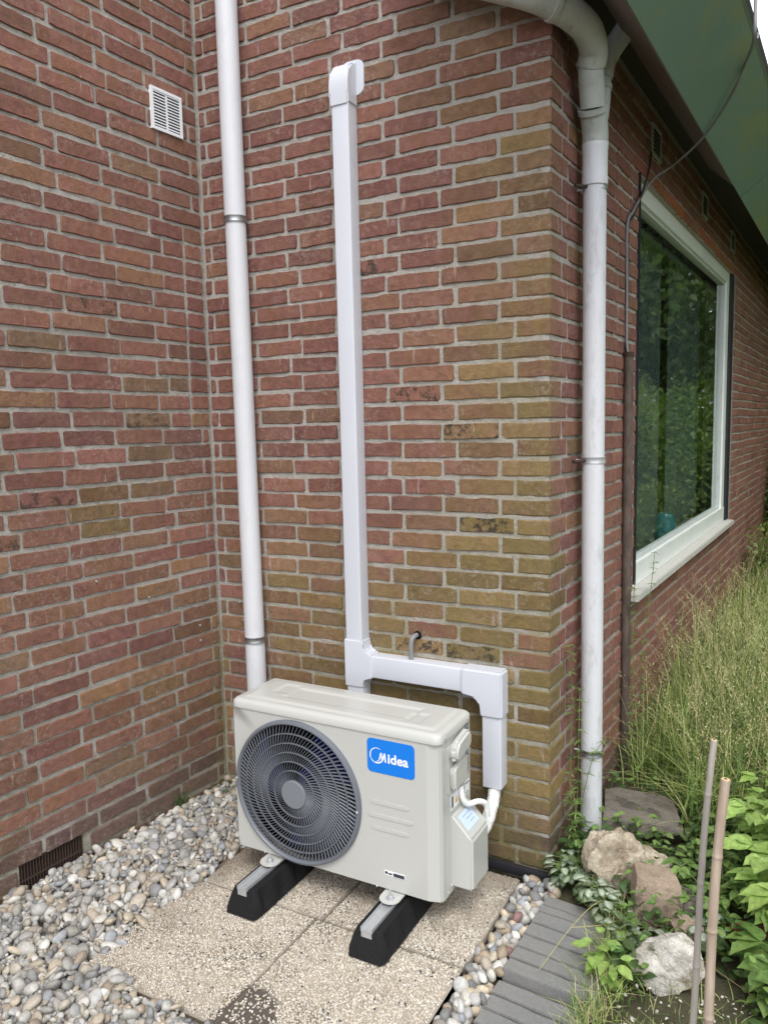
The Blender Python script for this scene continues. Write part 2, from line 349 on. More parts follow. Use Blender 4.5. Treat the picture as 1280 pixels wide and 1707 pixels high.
def glass_mat():
    m = bpy.data.materials.new('window_glass'); m.use_nodes = True; t = m.node_tree; t.nodes.clear()
    o = t.nodes.new('ShaderNodeOutputMaterial'); mi = t.nodes.new('ShaderNodeMixShader'); tr = t.nodes.new('ShaderNodeBsdfTransparent'); gl = t.nodes.new('ShaderNodeBsdfGlossy'); fr = t.nodes.new('ShaderNodeFresnel')
    tr.inputs[0].default_value = (.90,.95,.93,1); gl.inputs['Roughness'].default_value = 0.0; gl.inputs[0].default_value = (.98,1,.99,1); fr.inputs[0].default_value = 2.9
    g = t.nodes.new('ShaderNodeNewGeometry'); mp = t.nodes.new('ShaderNodeMapping'); mp.inputs['Scale'].default_value = (1,1,6); nz = t.nodes.new('ShaderNodeTexNoise'); nz.inputs['Scale'].default_value = 5; nz.inputs['Detail'].default_value = 2
    b = t.nodes.new('ShaderNodeBump'); b.inputs['Distance'].default_value = .0012; b.inputs['Strength'].default_value = .35
    L = t.links.new; L(g.outputs['Position'], mp.inputs[0]); L(mp.outputs[0], nz.inputs['Vector']); L(nz.outputs['Fac'], b.inputs['Height']); L(b.outputs[0], gl.inputs['Normal'])
    mm = t.nodes.new('ShaderNodeMath'); mm.operation = 'SUBTRACT'; mm.inputs[0].default_value = 1.0; m2 = t.nodes.new('ShaderNodeMath'); m2.operation = 'MULTIPLY'; L(g.outputs['Backfacing'], mm.inputs[1]); L(mm.outputs[0], m2.inputs[0]); L(fr.outputs[0], m2.inputs[1]); L(m2.outputs[0], mi.inputs[0]); L(tr.outputs[0], mi.inputs[1]); L(gl.outputs[0], mi.inputs[2]); L(mi.outputs[0], o.inputs[0]); return m
M_glass = glass_mat()
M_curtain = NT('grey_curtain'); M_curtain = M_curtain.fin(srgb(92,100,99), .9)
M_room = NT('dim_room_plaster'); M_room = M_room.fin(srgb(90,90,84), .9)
M_teal = plastic('teal_glass', srgb(60,130,140), .15)

# ------------------------------------------------------------------ ground (structure)
def ground():
    n = 90; X = np.concatenate([[-200,-60,-20,-8], np.linspace(-3,8,n), [12,20,60,200]]); Y = np.concatenate([[-200,-60,-20,-8], np.linspace(-4,12,n), [20,60,200]])
    V = []; 
    for y in Y:
        for x in X:
            z = -.045
            if -3<x<8 and -4<y<12: z += .02*noise.noise(Vector((x*1.3,y*1.3,0)))+.008*noise.noise(Vector((x*7,y*7,3)))
            if x > 1.72 and x < 8: z += .045*min(1,(x-1.72)/.15)
            if y>-.1 and x>1.4: z = max(z, -.01)
            V.append((x,y,z))
    nx=len(X); F=[(j*nx+i, j*nx+i+1, (j+1)*nx+i+1, (j+1)*nx+i) for j in range(len(Y)-1) for i in range(nx-1)]
    o = link('ground', np_mesh('ground', V, F, mats=[M_soil], smooth=True)); tag(o, 'dark garden soil around the house', None, None, 'structure')
ground()

# ------------------------------------------------------------------ walls
H = .0625; BH = .0490; U = .2021; W = 1.367; ZT = 2.62
TA = Vector((-.0731,-.9973,0)); NA = Vector((.9973,-.0731,0))
TB = Vector((1,0,0)); NB = Vector((0,-1,0))
TCv = Vector((.0534,.9986,0)); NC = Vector((.9986,-.0534,0)); OC = Vector((W,0,0))
OA = Vector((0,0,0))
def wp(wall, s, n, z):
    O,T,N = {'A':(OA,TA,NA),'B':(OA,TB,NB),'C':(OC,TCv,NC)}[wall]
    p = O+T*s+N*n; return Vector((p.x,p.y,z))

def brick_variant(L, seed, h=BH):
    """one rough brick: local x along wall centred, +y out of the wall with the face at 0, z centred"""
    r = random.Random(seed); nx = 7 if L > .12 else 4
    pts = []; ph = r.uniform(0,6)
    def wob(): return r.gauss(0,.0011)
    xs = np.linspace(-L/2, L/2, nx+1)
    top = [(x, h/2+wob()+.0006*math.sin(x*30+ph)) for x in xs]; bot = [(x, -h/2+wob()+.0006*math.sin(x*26+ph*2)) for x in xs[::-1]]
    c = r.uniform(.003,.007)
    def chamf(a, b, inner):  # corner rounding
        return a
    top[0] = (top[0][0]+wob(), top[0][1]-c*r.uniform(.3,1)); top[-1] = (top[-1][0]+wob(), top[-1][1]-c*r.uniform(.3,1))
    top.insert(1, (top[0][0]+c, h/2+wob())); top.insert(-1, (top[-1][0]-c, h/2+wob()))
    bot[0] = (bot[0][0]+wob(), bot[0][1]+c*r.uniform(.3,1)); bot[-1] = (bot[-1][0]+wob(), bot[-1][1]+c*r.uniform(.3,1))
    bot.insert(1, (bot[0][0]-c, -h/2+wob())); bot.insert(-1, (bot[-1][0]+c, -h/2+wob()))
    out = top+bot; n = len(out)
    def ring(k, y, jit): return [((x*k if abs(x)<L/2-.012 else x-math.copysign((1-k)*h*.5,x)), y+r.gauss(0,jit), z*k) for x,z in out]
    V = ring(1,-.016,0)+ring(1,-.0022,.0007)+ring(.93,0,.0005)
    F = []
    for a in (0,n):
        for i in range(n): F.append((a+i, a+(i+1)%n, a+n+(i+1)%n, a+n+i))
    me = bpy.data.meshes.new('brick'); me.from_pydata(V, [], F+[tuple(range(2*n,3*n))]); me.materials.append(M_brick)
    bm = bmesh.new(); bm.from_mesh(me); bmesh.ops.recalc_face_normals(bm, faces=bm.faces[:]); bm.to_mesh(me); bm.free()
    return me
VARS = {}
def get_variant(L):
    key = round(L/.01)
    if key not in VARS: VARS[key] = [brick_variant(key*.01, key*100+i) for i in range(10 if L > .12 else 6)]
    return key, random.choice(VARS[key])
def mixc(a, b, t): return tuple(x*(1-t)+y*t for x,y in zip(a,b))
REDS = [srgb(136,92,82), srgb(127,86,79), srgb(120,80,77), srgb(138,96,82), srgb(130,90,76), srgb(124,80,76), srgb(144,98,88), srgb(116,82,78)]
TANS = [srgb(144,108,86), srgb(128,102,84)]
OLIVE = [srgb(126,108,72), srgb(118,102,68), srgb(134,114,76), srgb(112,92,62), srgb(140,118,80)]
def brick_color(wall, s, z, rnd):
    c = mixc(rnd.choice(REDS), srgb(146,106,96), .28); al = 1.0
    if rnd.random() < .12: c = rnd.choice(TANS)
    n = noise.noise(Vector((s*2.1, z*2.1, {'A':0,'B':5,'C':9}[wall])))*.5+noise.noise(Vector((s*6, z*6, 2)))*.25+rnd.gauss(0,.08)
    o = 0
    if wall == 'B':
        edge = max(0, 1-(W-s)/.75)
        o = .82*edge*(1 if z < 2.4 else .5)*(1 if s > 1.15 or z < 1.2 else .72)+(.85 if z < .95 else .85*max(0,1-(z-.95)/.35))*min(1,max(.25,(s+.1)/.5))+.05
        o += n*1.25-.27
        if 2.0 < z and s < .9: o -= .1
    elif wall == 'A':
        o = .28*max(0,1-z/1.6)+.22+n*.8-.18+(.35 if s > .5 and z > 1.1 and z<1.9 and rnd.random()<.3 else 0)
    else:
        o = (.55 if (s < .15 and z < 1.1) else .12)+n*.4-.2
        if z < .35: o += .3
    o = min(1,max(0,o-(.12 if wall=='B' else .06)))
    c = mixc(c, rnd.choice(OLIVE), min(.92,o*1.15))
    if wall == 'A' and z > 1.9: c = mixc(c, srgb(144,100,86), .3)
    if wall == 'B' and s < .8 and z > 1.2: c = mixc(c, srgb(128,86,78), .35)
    if wall == 'C' and s > .3: c = mixc(c, srgb(150,104,94), .45)
    if wall == 'B' and .66 < z < .80 and s > .78 and rnd.random() < .8: c = mixc(rnd.choice(REDS), srgb(132,84,80), .5)
    if z < .14 or (wall == 'A' and z < .19): c = mixc(c, srgb(88,78,76), .65)
    elif z < .27 and wall != 'C': c = mixc(c, srgb(104,86,82), .45)
    v = rnd.uniform(.86,1.12); c = tuple(x*v for x in c)
    return c, al
def rows_for(wall, k, smax):
    """joint positions along s from the corner nearest s=0"""
    even = k % 2 == 0
    if wall == 'B':
        first = .81*U if even else .55*U
        j = [W]; x = W-first
        while x > .03: j.append(x); x -= U
        j.append(.006); j = j[::-1]
    elif wall == 'C':
        first = .5*U if even else .77*U; j = [0]; x = first
        while x < smax: j.append(x); x += U
        j.append(smax)
    else:
        if 6 <= k <= 17: js = [.5, 1.25] if even else [.5, 1.0]
        else: js = [.25, 1.2] if even else [.98]
        j = [.008]; x = 0
        for q in js: j.append(q*U*1.03)
        x = j[-1]+U*1.04
        while x < smax: j.append(x); x += U*1.04
        j.append(smax)
    return j
def build_bricks(wall, parent, k0, k1, smax, smin=0, holes=(), orange=None):
    items = []; rnd = random.Random(ord(wall))
    for k in range(k0, k1):
        zc = ZT-(k+.5)*H+ .0012*math.sin(k*1.7); js = rows_for(wall, k, smax)
        for a, b in zip(js[:-1], js[1:]):
            if b-a < .022: continue
            corner = (wall == 'B' and b == W) or (wall == 'C' and a == 0)
            if wall == 'C' and corner: continue
            segs = [(a,b)]
            for (h0,h1,g0,g1) in holes:
                if zc > g0 and zc < g1:
                    ns = []
                    for (p,q_) in segs:
                        if q_ <= h0 or p >= h1: ns.append((p,q_))
                        else:
                            if h0-p > .03: ns.append((p,h0))
                            if q_-h1 > .03: ns.append((h1,q_))
                    segs = ns
            for (p,q_) in segs:
                j1 = .0062+rnd.uniform(-.0012,.0018); L = q_-p-2*j1+rnd.uniform(-.002,.002)
                if L < .015: continue
                s = (p+q_)/2; z = zc+rnd.gauss(0,.0011)+.0022*math.sin(s*5+k)
                col, al = brick_color(wall, s, zc, rnd)
                if orange and orange[0] < zc < orange[1] and orange[2] < s < orange[3]: col = srgb(164,104,80); col = tuple(x*rnd.uniform(.8,1.15) for x in col)
                items.append([wall, s, z, L, col, al, corner, k, rnd.uniform(.0035,.0080), rnd.gauss(0,.006)])
    # soot marked bricks
    if wall == 'B':
        for (ss,zz) in ((.92,1.58),(1.11,1.45),(1.11,1.16),(.9,.72),(1.05,.66),(.80,2.0)):
            b = min(items, key=lambda t:(t[1]-ss)**2+(t[2]-zz)**2); b[5] = 0.0
    if wall == 'A':
        for (ss,zz) in ((.25,1.52),(.72,1.28),(.5,1.9),(.9,1.1)):
            b = min(items, key=lambda t:(t[1]-ss)**2+(t[2]-zz)**2); b[5] = .2
    vis = []
    for it in items:
        p = project(wp(wall, it[1], 0, it[2]))
        if p and -60 < p[0] < 1340 and -30 < p[1] < 1740:
            N = {'A':NA,'B':NB,'C':NC}[wall]; d = (wp(wall,it[1],0,it[2])-CAMP); fore = abs(d.normalized().dot(N))
            vis.append((it[3]*fore/p[2]**2, id(it)))
    vis.sort(reverse=True); ids = {v[1] for v in vis[:298]}
    N = {'A':NA,'B':NB,'C':NC}[wall]; ang = math.atan2(N.y,N.x)-math.pi/2
    JV=[];JF=[];JT=[];nv=0
    for it in items:
        wall_, s, z, L, col, al, corner, k, proud, rot = it
        if corner:
            # solid corner brick seen on both faces
            Ls = L; Lc = (.5 if k%2==0 else .77)*U-.0115; e = proud
            me = corner_brick(Ls, Lc, k)
            if id(it) in ids:
                o = link('brick', me, None); o.location = (W, 0, z); o.color = (*col, al); setpar(o, parent); o.matrix_parent_inverse = parent_inv(parent)
            else:
                V = np.array([v.co[:] for v in me.vertices])+np.array((W,0,z)); addj(JV,JF,JT,me,V,col,al)
            continue
        key, me = get_variant(L); p = wp(wall, s, proud, z); sx = L/(key*.01)
        if id(it) in ids:
            o = bpy.data.objects.new('brick', me); COL.objects.link(o); o.parent = parent; o.matrix_parent_inverse = parent_inv(parent)
            o.location = p; o.rotation_euler = (0, rot, ang); o.scale = (sx,1,1); o.color = (*col, al)
        else:
            V = np.array([v.co[:] for v in me.vertices]); V[:,0] *= sx
            c_, s_ = math.cos(ang), math.sin(ang); V = np.stack([V[:,0]*c_-V[:,1]*s_, V[:,0]*s_+V[:,1]*c_, V[:,2]],1)+np.array(p)
            addj(JV,JF,JT,me,V,col,al)
    if JV:
        n=0; VV=[];FF=[];TT=[]
        for V,F,T in zip(JV,JF,JT):
            VV.append(V); FF += [tuple(i+n for i in f) for f in F]; TT.append(T); n += len(V)
        VV=np.concatenate(VV); TT=np.concatenate(TT); me = bpy.data.meshes.new('brick_courses'); me.from_pydata(VV.tolist(), [], FF); me.materials.append(M_brickj)
        a = me.color_attributes.new('tint','FLOAT_COLOR','POINT'); a.data.foreach_set('color', TT.astype(np.float32).ravel())
        o = link('brick_courses', me, None, None, kind='stuff'); setpar(o, parent)
def addj(JV,JF,JT,me,V,col,al):
    JV.append(V); JF.append([tuple(p.vertices) for p in me.polygons]); JT.append(np.tile([*col,al],(len(V),1)))
def parent_inv(p): return Matrix.Translation(p.location).inverted()
CB = {}
def corner_brick(Ls, Lc, k):
    low = k > 26 and k%3 != 0
    key = (k%2, k%5, round(Ls,2), low)
    if key in CB: return CB[key]
    r = random.Random(k); e = .0045; h = BH/2; bm = bmesh.new()
    # footprint: wall B face from x=-Ls..e at y=-e ; wall C face from y=-e..Lc leaning along TCv
    def corner(t, n): p = TCv*t+NC*n; return (p.x, p.y)
    xL = -Ls-.0055
    base = [(xL,-e),(xL*.66,-e),(xL*.33,-e),(e,-e)]
    for f in (.45,1.0): base.append(corner(Lc*f, e))
    base += [corner(Lc,-.03), (-.03,.02), (xL,.02)]
    rings=[]
    for zi,(zz,ins) in enumerate(((-h,.0022),(-h+.003,0),(h-.003,0),(h,.0022))):
        ring=[]
        for i,(x,y) in enumerate(base):
            jx,jy,jz = r.gauss(0,.0006),r.gauss(0,.0006),r.gauss(0,.0011)
            if i<=3: y += ins
            if 3<=i<=5: x -= ins
            ring.append(bm.verts.new((x+jx,y+jy,zz+jz)))
        rings.append(ring)
    n=len(base)
    for a in range(3):
        for i in range(n): bm.faces.new((rings[a][i],rings[a][(i+1)%n],rings[a+1][(i+1)%n],rings[a+1][i]))
    bm.faces.new(rings[0][::-1]); bm.faces.new(rings[-1]); bmesh.ops.recalc_face_normals(bm, faces=bm.faces[:])
    for f in bm.faces:
        if f.normal.dot(NC) > .75 and not low: f.material_index = 1
    me = bpy.data.meshes.new('brick'); bm.to_mesh(me); bm.free(); me.materials.append(M_brick); me.materials.append(M_brickside); CB[key]=me; return me

def mortar_patch(wall, s0, s1, z0, z1, step=.02):
    ns = max(1,int((s1-s0)/step)); nz = max(1,int((z1-z0)/step)); V=[];F=[]
    for j in range(nz+1):
        for i in range(ns+1):
            s = s0+(s1-s0)*i/ns; z = z0+(z1-z0)*j/nz; d = .0024*noise.noise(Vector((s*30,z*30,1)))+.0022*noise.noise(Vector((s*90,z*90,4)))+.0008
            if i in (0,ns) or j in (0,nz): d = 0
            V.append(wp(wall,s,d,z))
    for j in range(nz):
        for i in range(ns): a=j*(ns+1)+i; F.append((a,a+1,a+ns+2,a+ns+1))
    return V,F
def mortar(wall, parent, patches, depth=.22):
    bm = bmesh.new()
    for (s0,s1,z0,z1,step) in patches:
        V,F = mortar_patch(wall,s0,s1,z0,z1,step); vs=[bm.verts.new(v) for v in V]
        for f in F: bm.faces.new([vs[i] for i in f])
        # body behind, just touching the face sheet
        O = [wp(wall,s,n,z) for s in (s0,s1) for n in (-depth,-.0025) for z in (z0,z1)]
        v=[bm.verts.new(c) for c in O]
        for f in ((0,1,3,2),(4,6,7,5),(0,4,5,1),(2,3,7,6),(0,2,6,4),(1,5,7,3)): bm.faces.new([v[i] for i in f])
    me = bpy.data.meshes.new('mortar'); bm.normal_update(); bm.to_mesh(me); bm.free(); o = link('mortar', me, M_mortar, None, True); me.set_sharp_from_angle(angle=rad(50)); setpar(o, parent); return o

wallA = empty('brick_wall', wp('A',.8,0,0), 'left brick wall with a white vent and a low iron cellar grate', 'wall')
wallB = empty('brick_wall', wp('B',.7,0,0), 'middle brick wall with olive stains behind the air conditioner unit', 'wall')
wallC = empty('brick_wall', wp('C',2,0,0), 'right brick wall with the large window under the eave', 'wall')
GR = (.690, .925, .005, .128)   # cellar grate opening in wall A (s0,s1,z0,z1)
mortar('A', wallA, [(-.2,GR[0],-.3,3.5,.02),(GR[0],GR[1],GR[3],3.5,.02),(GR[1],3.2,-.3,3.5,.03)], .2)
mortar('B', wallB, [(.0015,W-.001,-.3,3.4,.011)], .2)
WIN = (1.048, 3.88, .742, 2.50); SILLZ = .690   # opening s0,s1,z0,z1
WT = 2.84
mortar('C', wallC, [(.0025,WIN[0],-.3,WT,.02),(WIN[0],WIN[1],-.3,SILLZ,.03),(WIN[0],WIN[1],WIN[3],WT,.03),(WIN[1],7.4,-.3,WT,.05)], .2)
build_bricks('A', wallA, -14, 42, 1.95, holes=[(GR[0],GR[1],GR[2],GR[3])])
build_bricks('B', wallB, -12, 42, W)
build_bricks('C', wallC, -3, 42, 7.4, holes=[(WIN[0],WIN[1],SILLZ+.02,WIN[3])], orange=(2.50,2.56,1.0,3.95))
# a far return of the side wall
far = empty('brick_wall', wp('C',7.5,.3,0), 'distant brick wall end at the far right beyond the window', 'wall')
bm=bmesh.new(); O=[wp('C',s,n,z) for s in (7.405,7.6) for n in (-.2,.45) for z in (-.1,2.8)]; v=[bm.verts.new(c) for c in O]
for f in ((0,1,3,2),(4,6,7,5),(0,4,5,1),(2,3,7,6),(0,2,6,4),(1,5,7,3)): bm.faces.new([v[i] for i in f])
from_bm('mortar', bm, M_mortar, far)
VV=[];FF=[];TT=[];n_=0; r_=random.Random(4)
for k in range(0,44):
    z=2.76-k*H
    for i in range(3):
        a=.015+i*.2-(.1 if k%2 else 0); b=min(a+.19,.44); a=max(a,.01)
        if b-a<.03: continue
        P=[wp('C',s_,nn,zz) for s_ in (7.40,7.41) for nn in (a,b) for zz in (z-.025,z+.025)]
        VV+=[tuple(p) for p in P]; FF+=[tuple(n_+i_ for i_ in f) for f in ((0,1,3,2),(4,6,7,5),(0,4,5,1),(2,3,7,6),(0,2,6,4),(1,5,7,3))]; n_+=8
        TT.append(np.tile([*r_.choice(REDS),1],(8,1)))
o=link('brick_courses', np_mesh('brick_courses', VV, FF, np.concatenate(TT), [M_brickj]), kind='stuff'); setpar(o, far)

# screws / plugs left in wall A and B
plugs=[('A',.58,.98),('A',.36,.88),('A',.12,.72),('A',.12,.66),('B',.115,.80),('B',.13,.73)]
for wl,s_,z_ in plugs:
    ax = {'A':NA,'B':NB}[wl]; o = lathe('wall_screw', [(.0,.014),(.004,.013),(.0045,.010),(.002,.009),(.002,.0)], wp(wl,s_,0,z_), ax, M_zinc, {'A':wallA,'B':wallB}[wl], 10)

# ---- white ventilation grille on wall A (part of the wall)
def vent(wall, parent, s0, s1, z0, z1, mat, nslat, mull=1, depth=.014, tilt=.5):
    fr = bmesh.new(); T={'A':TA,'B':TB,'C':TCv}[wall]; N={'A':NA,'B':NB,'C':NC}[wall]; t=.0105
    def bx(b,a0,a1,n0,n1,c0,c1):
        O=[wp(wall,s,n,z) for s in (a0,a1) for n in (n0,n1) for z in (c0,c1)]; v=[b.verts.new(c) for c in O]
        for f in ((0,1,3,2),(4,6,7,5),(0,4,5,1),(2,3,7,6),(0,2,6,4),(1,5,7,3)): b.faces.new([v[i] for i in f])
    bx(fr,s0,s0+t,.001,depth,z0,z1); bx(fr,s1-t,s1,.001,depth,z0,z1); bx(fr,s0+t,s1-t,.001,depth,z0,z0+t); bx(fr,s0+t,s1-t,.001,depth,z1-t,z1)
    if mull: bx(fr,(s0+s1)/2-.004,(s0+s1)/2+.004,.004,depth-.002,z0+t,z1-t)
    f = from_bm('vent_grille', fr, mat, parent)
    b = bmesh.new(); bx(b,s0+t,s1-t,.0075,.0085,z0+t,z1-t); from_bm('vent_backing', b, M_dark, f)
    nd = nslat
    for i in range(nd):
        z = z0+t+(z1-z0-2*t)*(i+.5)/nd; hh=(z1-z0-2*t)/nd*.13
        for (a0,a1) in (((s0+t,(s0+s1)/2-.004),((s0+s1)/2+.004,s1-t)) if mull else ((s0+t,s1-t),)):
            b=bmesh.new(); P=[wp(wall,s,n,zz) for s in (a0,a1) for (n,zz) in ((.009,z+hh+.002),(depth-.001,z-hh),(depth-.0005,z-hh+.0022),(.0095,z+hh+.0042))]
            v=[b.verts.new(p) for p in P]
            for q in ((0,1,2,3),(7,6,5,4),(0,4,5,1),(1,5,6,2),(2,6,7,3),(3,7,4,0)): b.faces.new([v[i_] for i_ in q])
            from_bm('slat', b, mat, f)
    return f
v_=vent('A', wallA, .088, .232, 2.555, 2.70, M_white, 12); v_['label']='white square plastic vent'
M_ventold = plastic('weathered_vent_plastic', srgb(168,170,166), .6, dirt=.3)
for s_ in (1.24, 2.45, 3.55): vent('C', wallC, s_, s_+.17, 2.625, 2.755, M_ventold, 7, 0)
# ---- iron cellar grate low in wall A
g = bmesh.new()
def wbx(b, wall, a0,a1,n0,n1,c0,c1):
    O=[wp(wall,s,n,z) for s in (a0,a1) for n in (n0,n1) for z in (c0,c1)]; v=[b.verts.new(c) for c in O]
    for f in ((0,1,3,2),(4,6,7,5),(0,4,5,1),(2,3,7,6),(0,2,6,4),(1,5,7,3)): b.faces.new([v[i] for i in f])
wbx(g,'A',GR[0],GR[1],-.012,-.004,.118,.128); wbx(g,'A',GR[0],GR[1],-.012,-.004,.062,.068); wbx(g,'A',GR[0],GR[0]+.006,-.012,-.004,.0,.128); wbx(g,'A',GR[1]-.006,GR[1],-.012,-.004,.0,.128)
M_iron = NT('rusty_iron'); M_iron = M_iron.fin(M_iron.mix(M_iron.noise(60,5,.7), srgb(44,36,32), srgb(78,58,48)), .85, M_iron.bump(M_iron.noise(200,4,.7),.001,.8))
gf = from_bm('cellar_grate', g, M_iron, wallA)
for i in range(21):
    b=bmesh.new(); s_=GR[0]+.012+i*.0105; wbx(b,'A',s_,s_+.0032,-.016,-.003,.0,.119); from_bm('bar', b, M_iron, gf)
b=bmesh.new(); wbx(b,'A',GR[0],GR[1],-.09,-.085,-.05,.14); from_bm('grate_backing', b, M_dark, gf)

# ------------------------------------------------------------------ window (part of wall C)
def cbox(name, s0,s1,n0,n1,z0,z1, mat, parent, bevel=0):
    bm=bmesh.new(); wbx(bm,'C',s0,s1,n0,n1,z0,z1)
    if bevel: bmesh.ops.bevel(bm, geom=bm.edges[:], offset=bevel, segments=2, affect='EDGES')
    return from_bm(name,bm,mat,parent,angle=30 if bevel else None)
s0,s1,z0,z1 = WIN; s1f = 3.745
win = empty('window', wp('C',2.4,0,.75)); setpar(win, wallC); win.location=(0,0,0); win.matrix_parent_inverse=Matrix.Identity(4)
win.location = wp('C',2.4,0,.75)-wallC.location
fb = bmesh.new()
wbx(fb,'C',s0,s1f,-.09,-.022,z1-.075,z1-.001); wbx(fb,'C',s0,s1f,-.09,-.018,z0+.001,z0+.10)
wbx(fb,'C',s0,s0+.09,-.09,-.022,z0+.10,z1-.075); wbx(fb,'C',s1f-.105,s1f,-.09,-.022,z0+.10,z1-.075)
from_bm('frame', fb, M_frame, win)
bd = bmesh.new(); b0,b1,c0,c1 = s0+.09,s1f-.105,z0+.10,z1-.075
for a in ((b0,b0+.018,c0,c1),(b1-.018,b1,c0,c1),(b0+.018,b1-.018,c0,c0+.014),(b0+.018,b1-.018,c1-.018,c1)): wbx(bd,'C',a[0],a[1],-.075,-.034,a[2],a[3])
from_bm('glazing_bead', bd, plastic('grey_glazing_bead', srgb(196,202,200), .45, dirt=.3), win)
cbox('pane', b0+.016,b1-.016,-.058,-.054,c0+.012,c1-.016, M_glass, win)
cbox('reveal_strip', s1f+.002,s1-.002,-.09,-.006,z0+.002,z1-.002, M_black, win)
cbox('sill', s0-.06,s1-.05,-.10,.042,z0-.034,z0-.001, M_sill, win, .004)
cbox('side_trim', s0+.001,s0+.008,-.02,.0125,z0+.03,z1-.002, M_black, win)
# room behind the glass
rb = bmesh.new()
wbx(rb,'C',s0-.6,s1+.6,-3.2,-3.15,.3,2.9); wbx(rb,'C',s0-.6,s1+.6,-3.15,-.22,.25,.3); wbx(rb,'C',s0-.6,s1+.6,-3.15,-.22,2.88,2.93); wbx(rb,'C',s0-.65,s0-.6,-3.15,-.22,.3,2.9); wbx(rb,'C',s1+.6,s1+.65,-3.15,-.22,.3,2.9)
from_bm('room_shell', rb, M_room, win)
cbox('inner_sill', s0,s1f,-.42,-.092,z0-.03,z0+.012, M_sill, win)
def curtain(s_a, s_b, n0, amp, mat, zlo=.8):
    V=[];F=[];ns=int((s_b-s_a)/.012)
    for j,z in enumerate((zlo,2.55)):
        for i in range(ns+1):
            s_=s_a+(s_b-s_a)*i/ns; V.append(wp('C',s_, n0+amp*math.sin(s_*46+.8*math.sin(s_*9))+.01*math.sin(s_*120), z))
    for i in range(ns): F.append((i,i+1,ns+2+i,ns+1+i))
    o=link('curtain', np_mesh('curtain',V,F,mats=[mat],smooth=True)); setpar(o,win)
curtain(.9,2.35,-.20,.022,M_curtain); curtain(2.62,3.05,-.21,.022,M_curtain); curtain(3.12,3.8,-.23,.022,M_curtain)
jug = empty('glass_jug', wp('C',2.35,-.14,z0+.012), 'teal glass jug on the inside sill behind the window glass', 'jug')
lathe('body', [(0,0),(.055,.002),(.06,.05),(.062,.12),(.05,.17),(.04,.185),(.036,.18),(.045,.165),(.056,.12),(.054,.05),(0,.01)], wp('C',2.35,-.14,z0+.013), (0,0,1), M_teal, jug, 20)
tube('handle', smooth_path([wp('C',2.39,-.14,z0+.17),wp('C',2.45,-.14,z0+.17),wp('C',2.46,-.14,z0+.10),wp('C',2.41,-.14,z0+.06)],5), .007, M_teal, jug, 8)

# ------------------------------------------------------------------ eave / roof
eave = empty('roof_eave', wp('C',1.5,.24,2.6), 'green painted board eave overhanging the right brick wall', 'roof')
def strip(name, pts_n_z, t0, t1, thick, mat):
    (n0,a0),(n1,a1) = pts_n_z; bm=bmesh.new(); d=Vector((n1-n0,a1-a0)); nrm=Vector((-d.y,d.x)).normalized()*thick
    P=[wp('C',t,n,z) for t in (t0,t1) for (n,z) in ((n0,a0),(n1,a1),(n1+nrm.x,a1+nrm.y),(n0+nrm.x,a0+nrm.y))]; v=[bm.verts.new(p) for p in P]
    for q in ((0,1,2,3),(7,6,5,4),(0,4,5,1),(1,5,6,2),(2,6,7,3),(3,7,4,0)): bm.faces.new([v[i] for i in q])
    return from_bm(name,bm,mat,eave)
for a,b in ((-.45,2.185),(2.200,4.8),(4.807,7.5)):
    strip('green_board', [(.24,2.62),(.455,2.785)], a, b, .02, M_green)
strip('edge_trim', [(.4555,2.786),(.463,2.7915)], -.45, 7.5, .022, plastic('grey_green_trim', srgb(120,140,130), .5, dirt=.3))
strip('brown_board', [(.125,2.725),(.236,2.618)], -.45, 1.93, .015, M_brown)
strip('soffit_board', [(-.01,2.845),(.26,2.845)], -.45, 7.5, .02, M_soffit)
strip('rafter_board', [(.232,2.625),(.238,2.845)], 1.932, 7.5, -.012, M_soffit)
strip('roof_covering', [(-.3,3.05),(.452,2.815)], -.45, 7.5, .03, M_tile)
strip('roof_deck', [(-3.5,3.9),(-.302,3.05)], .25, 7.5, .03, M_tile)
for t_ in (.03,.62): 
    lathe('drip_nail', [(0,-.008),(.003,-.008),(.003,.012),(0,.012)], wp('C',t_+.75,.466,2.80), (0,0,1), M_clamp, eave, 8)

# ------------------------------------------------------------------ rain pipes
def clamp(pts_c, r, axis, bracket_dir, parent, dist, mat=M_clamp):
    o = lathe('pipe_clamp', [(r+.001,-.011),(r+.004,-.011),(r+.004,-.008),(r+.003,-.006),(r+.003,.006),(r+.004,.008),(r+.004,.011),(r+.001,.011)], pts_c, axis, mat, parent, 28)
    b = Vector(bracket_dir).normalized(); c = Vector(pts_c)
    tube('screw_rod', [c+b*(r+.002), c+b*dist], .004, M_zinc, o, 8); 
    return o
pl = empty('rain_pipe', (.215,-.045,.1), 'white rain pipe on the middle wall left of the square trunking', 'pipe')
RP = .0395; PX, PY = .208, -.052
# upper pipe a little larger, socket at z 2.24
tube('pipe_section', [(PX-.006,PY,3.35),(PX-.003,PY,2.24)], RP, M_pipe, pl, 28)
tube('pipe_section', [(PX-.003,PY,2.239),(PX+.012,PY,.06)], RP*.97, M_pipe, pl, 28)
clamp((PX-.003,PY,2.245), RP, (0,0,1), (0,1,0), pl, .055); clamp((PX+.009,PY,.675), RP, (0,0,1), (0,1,0), pl, .055)

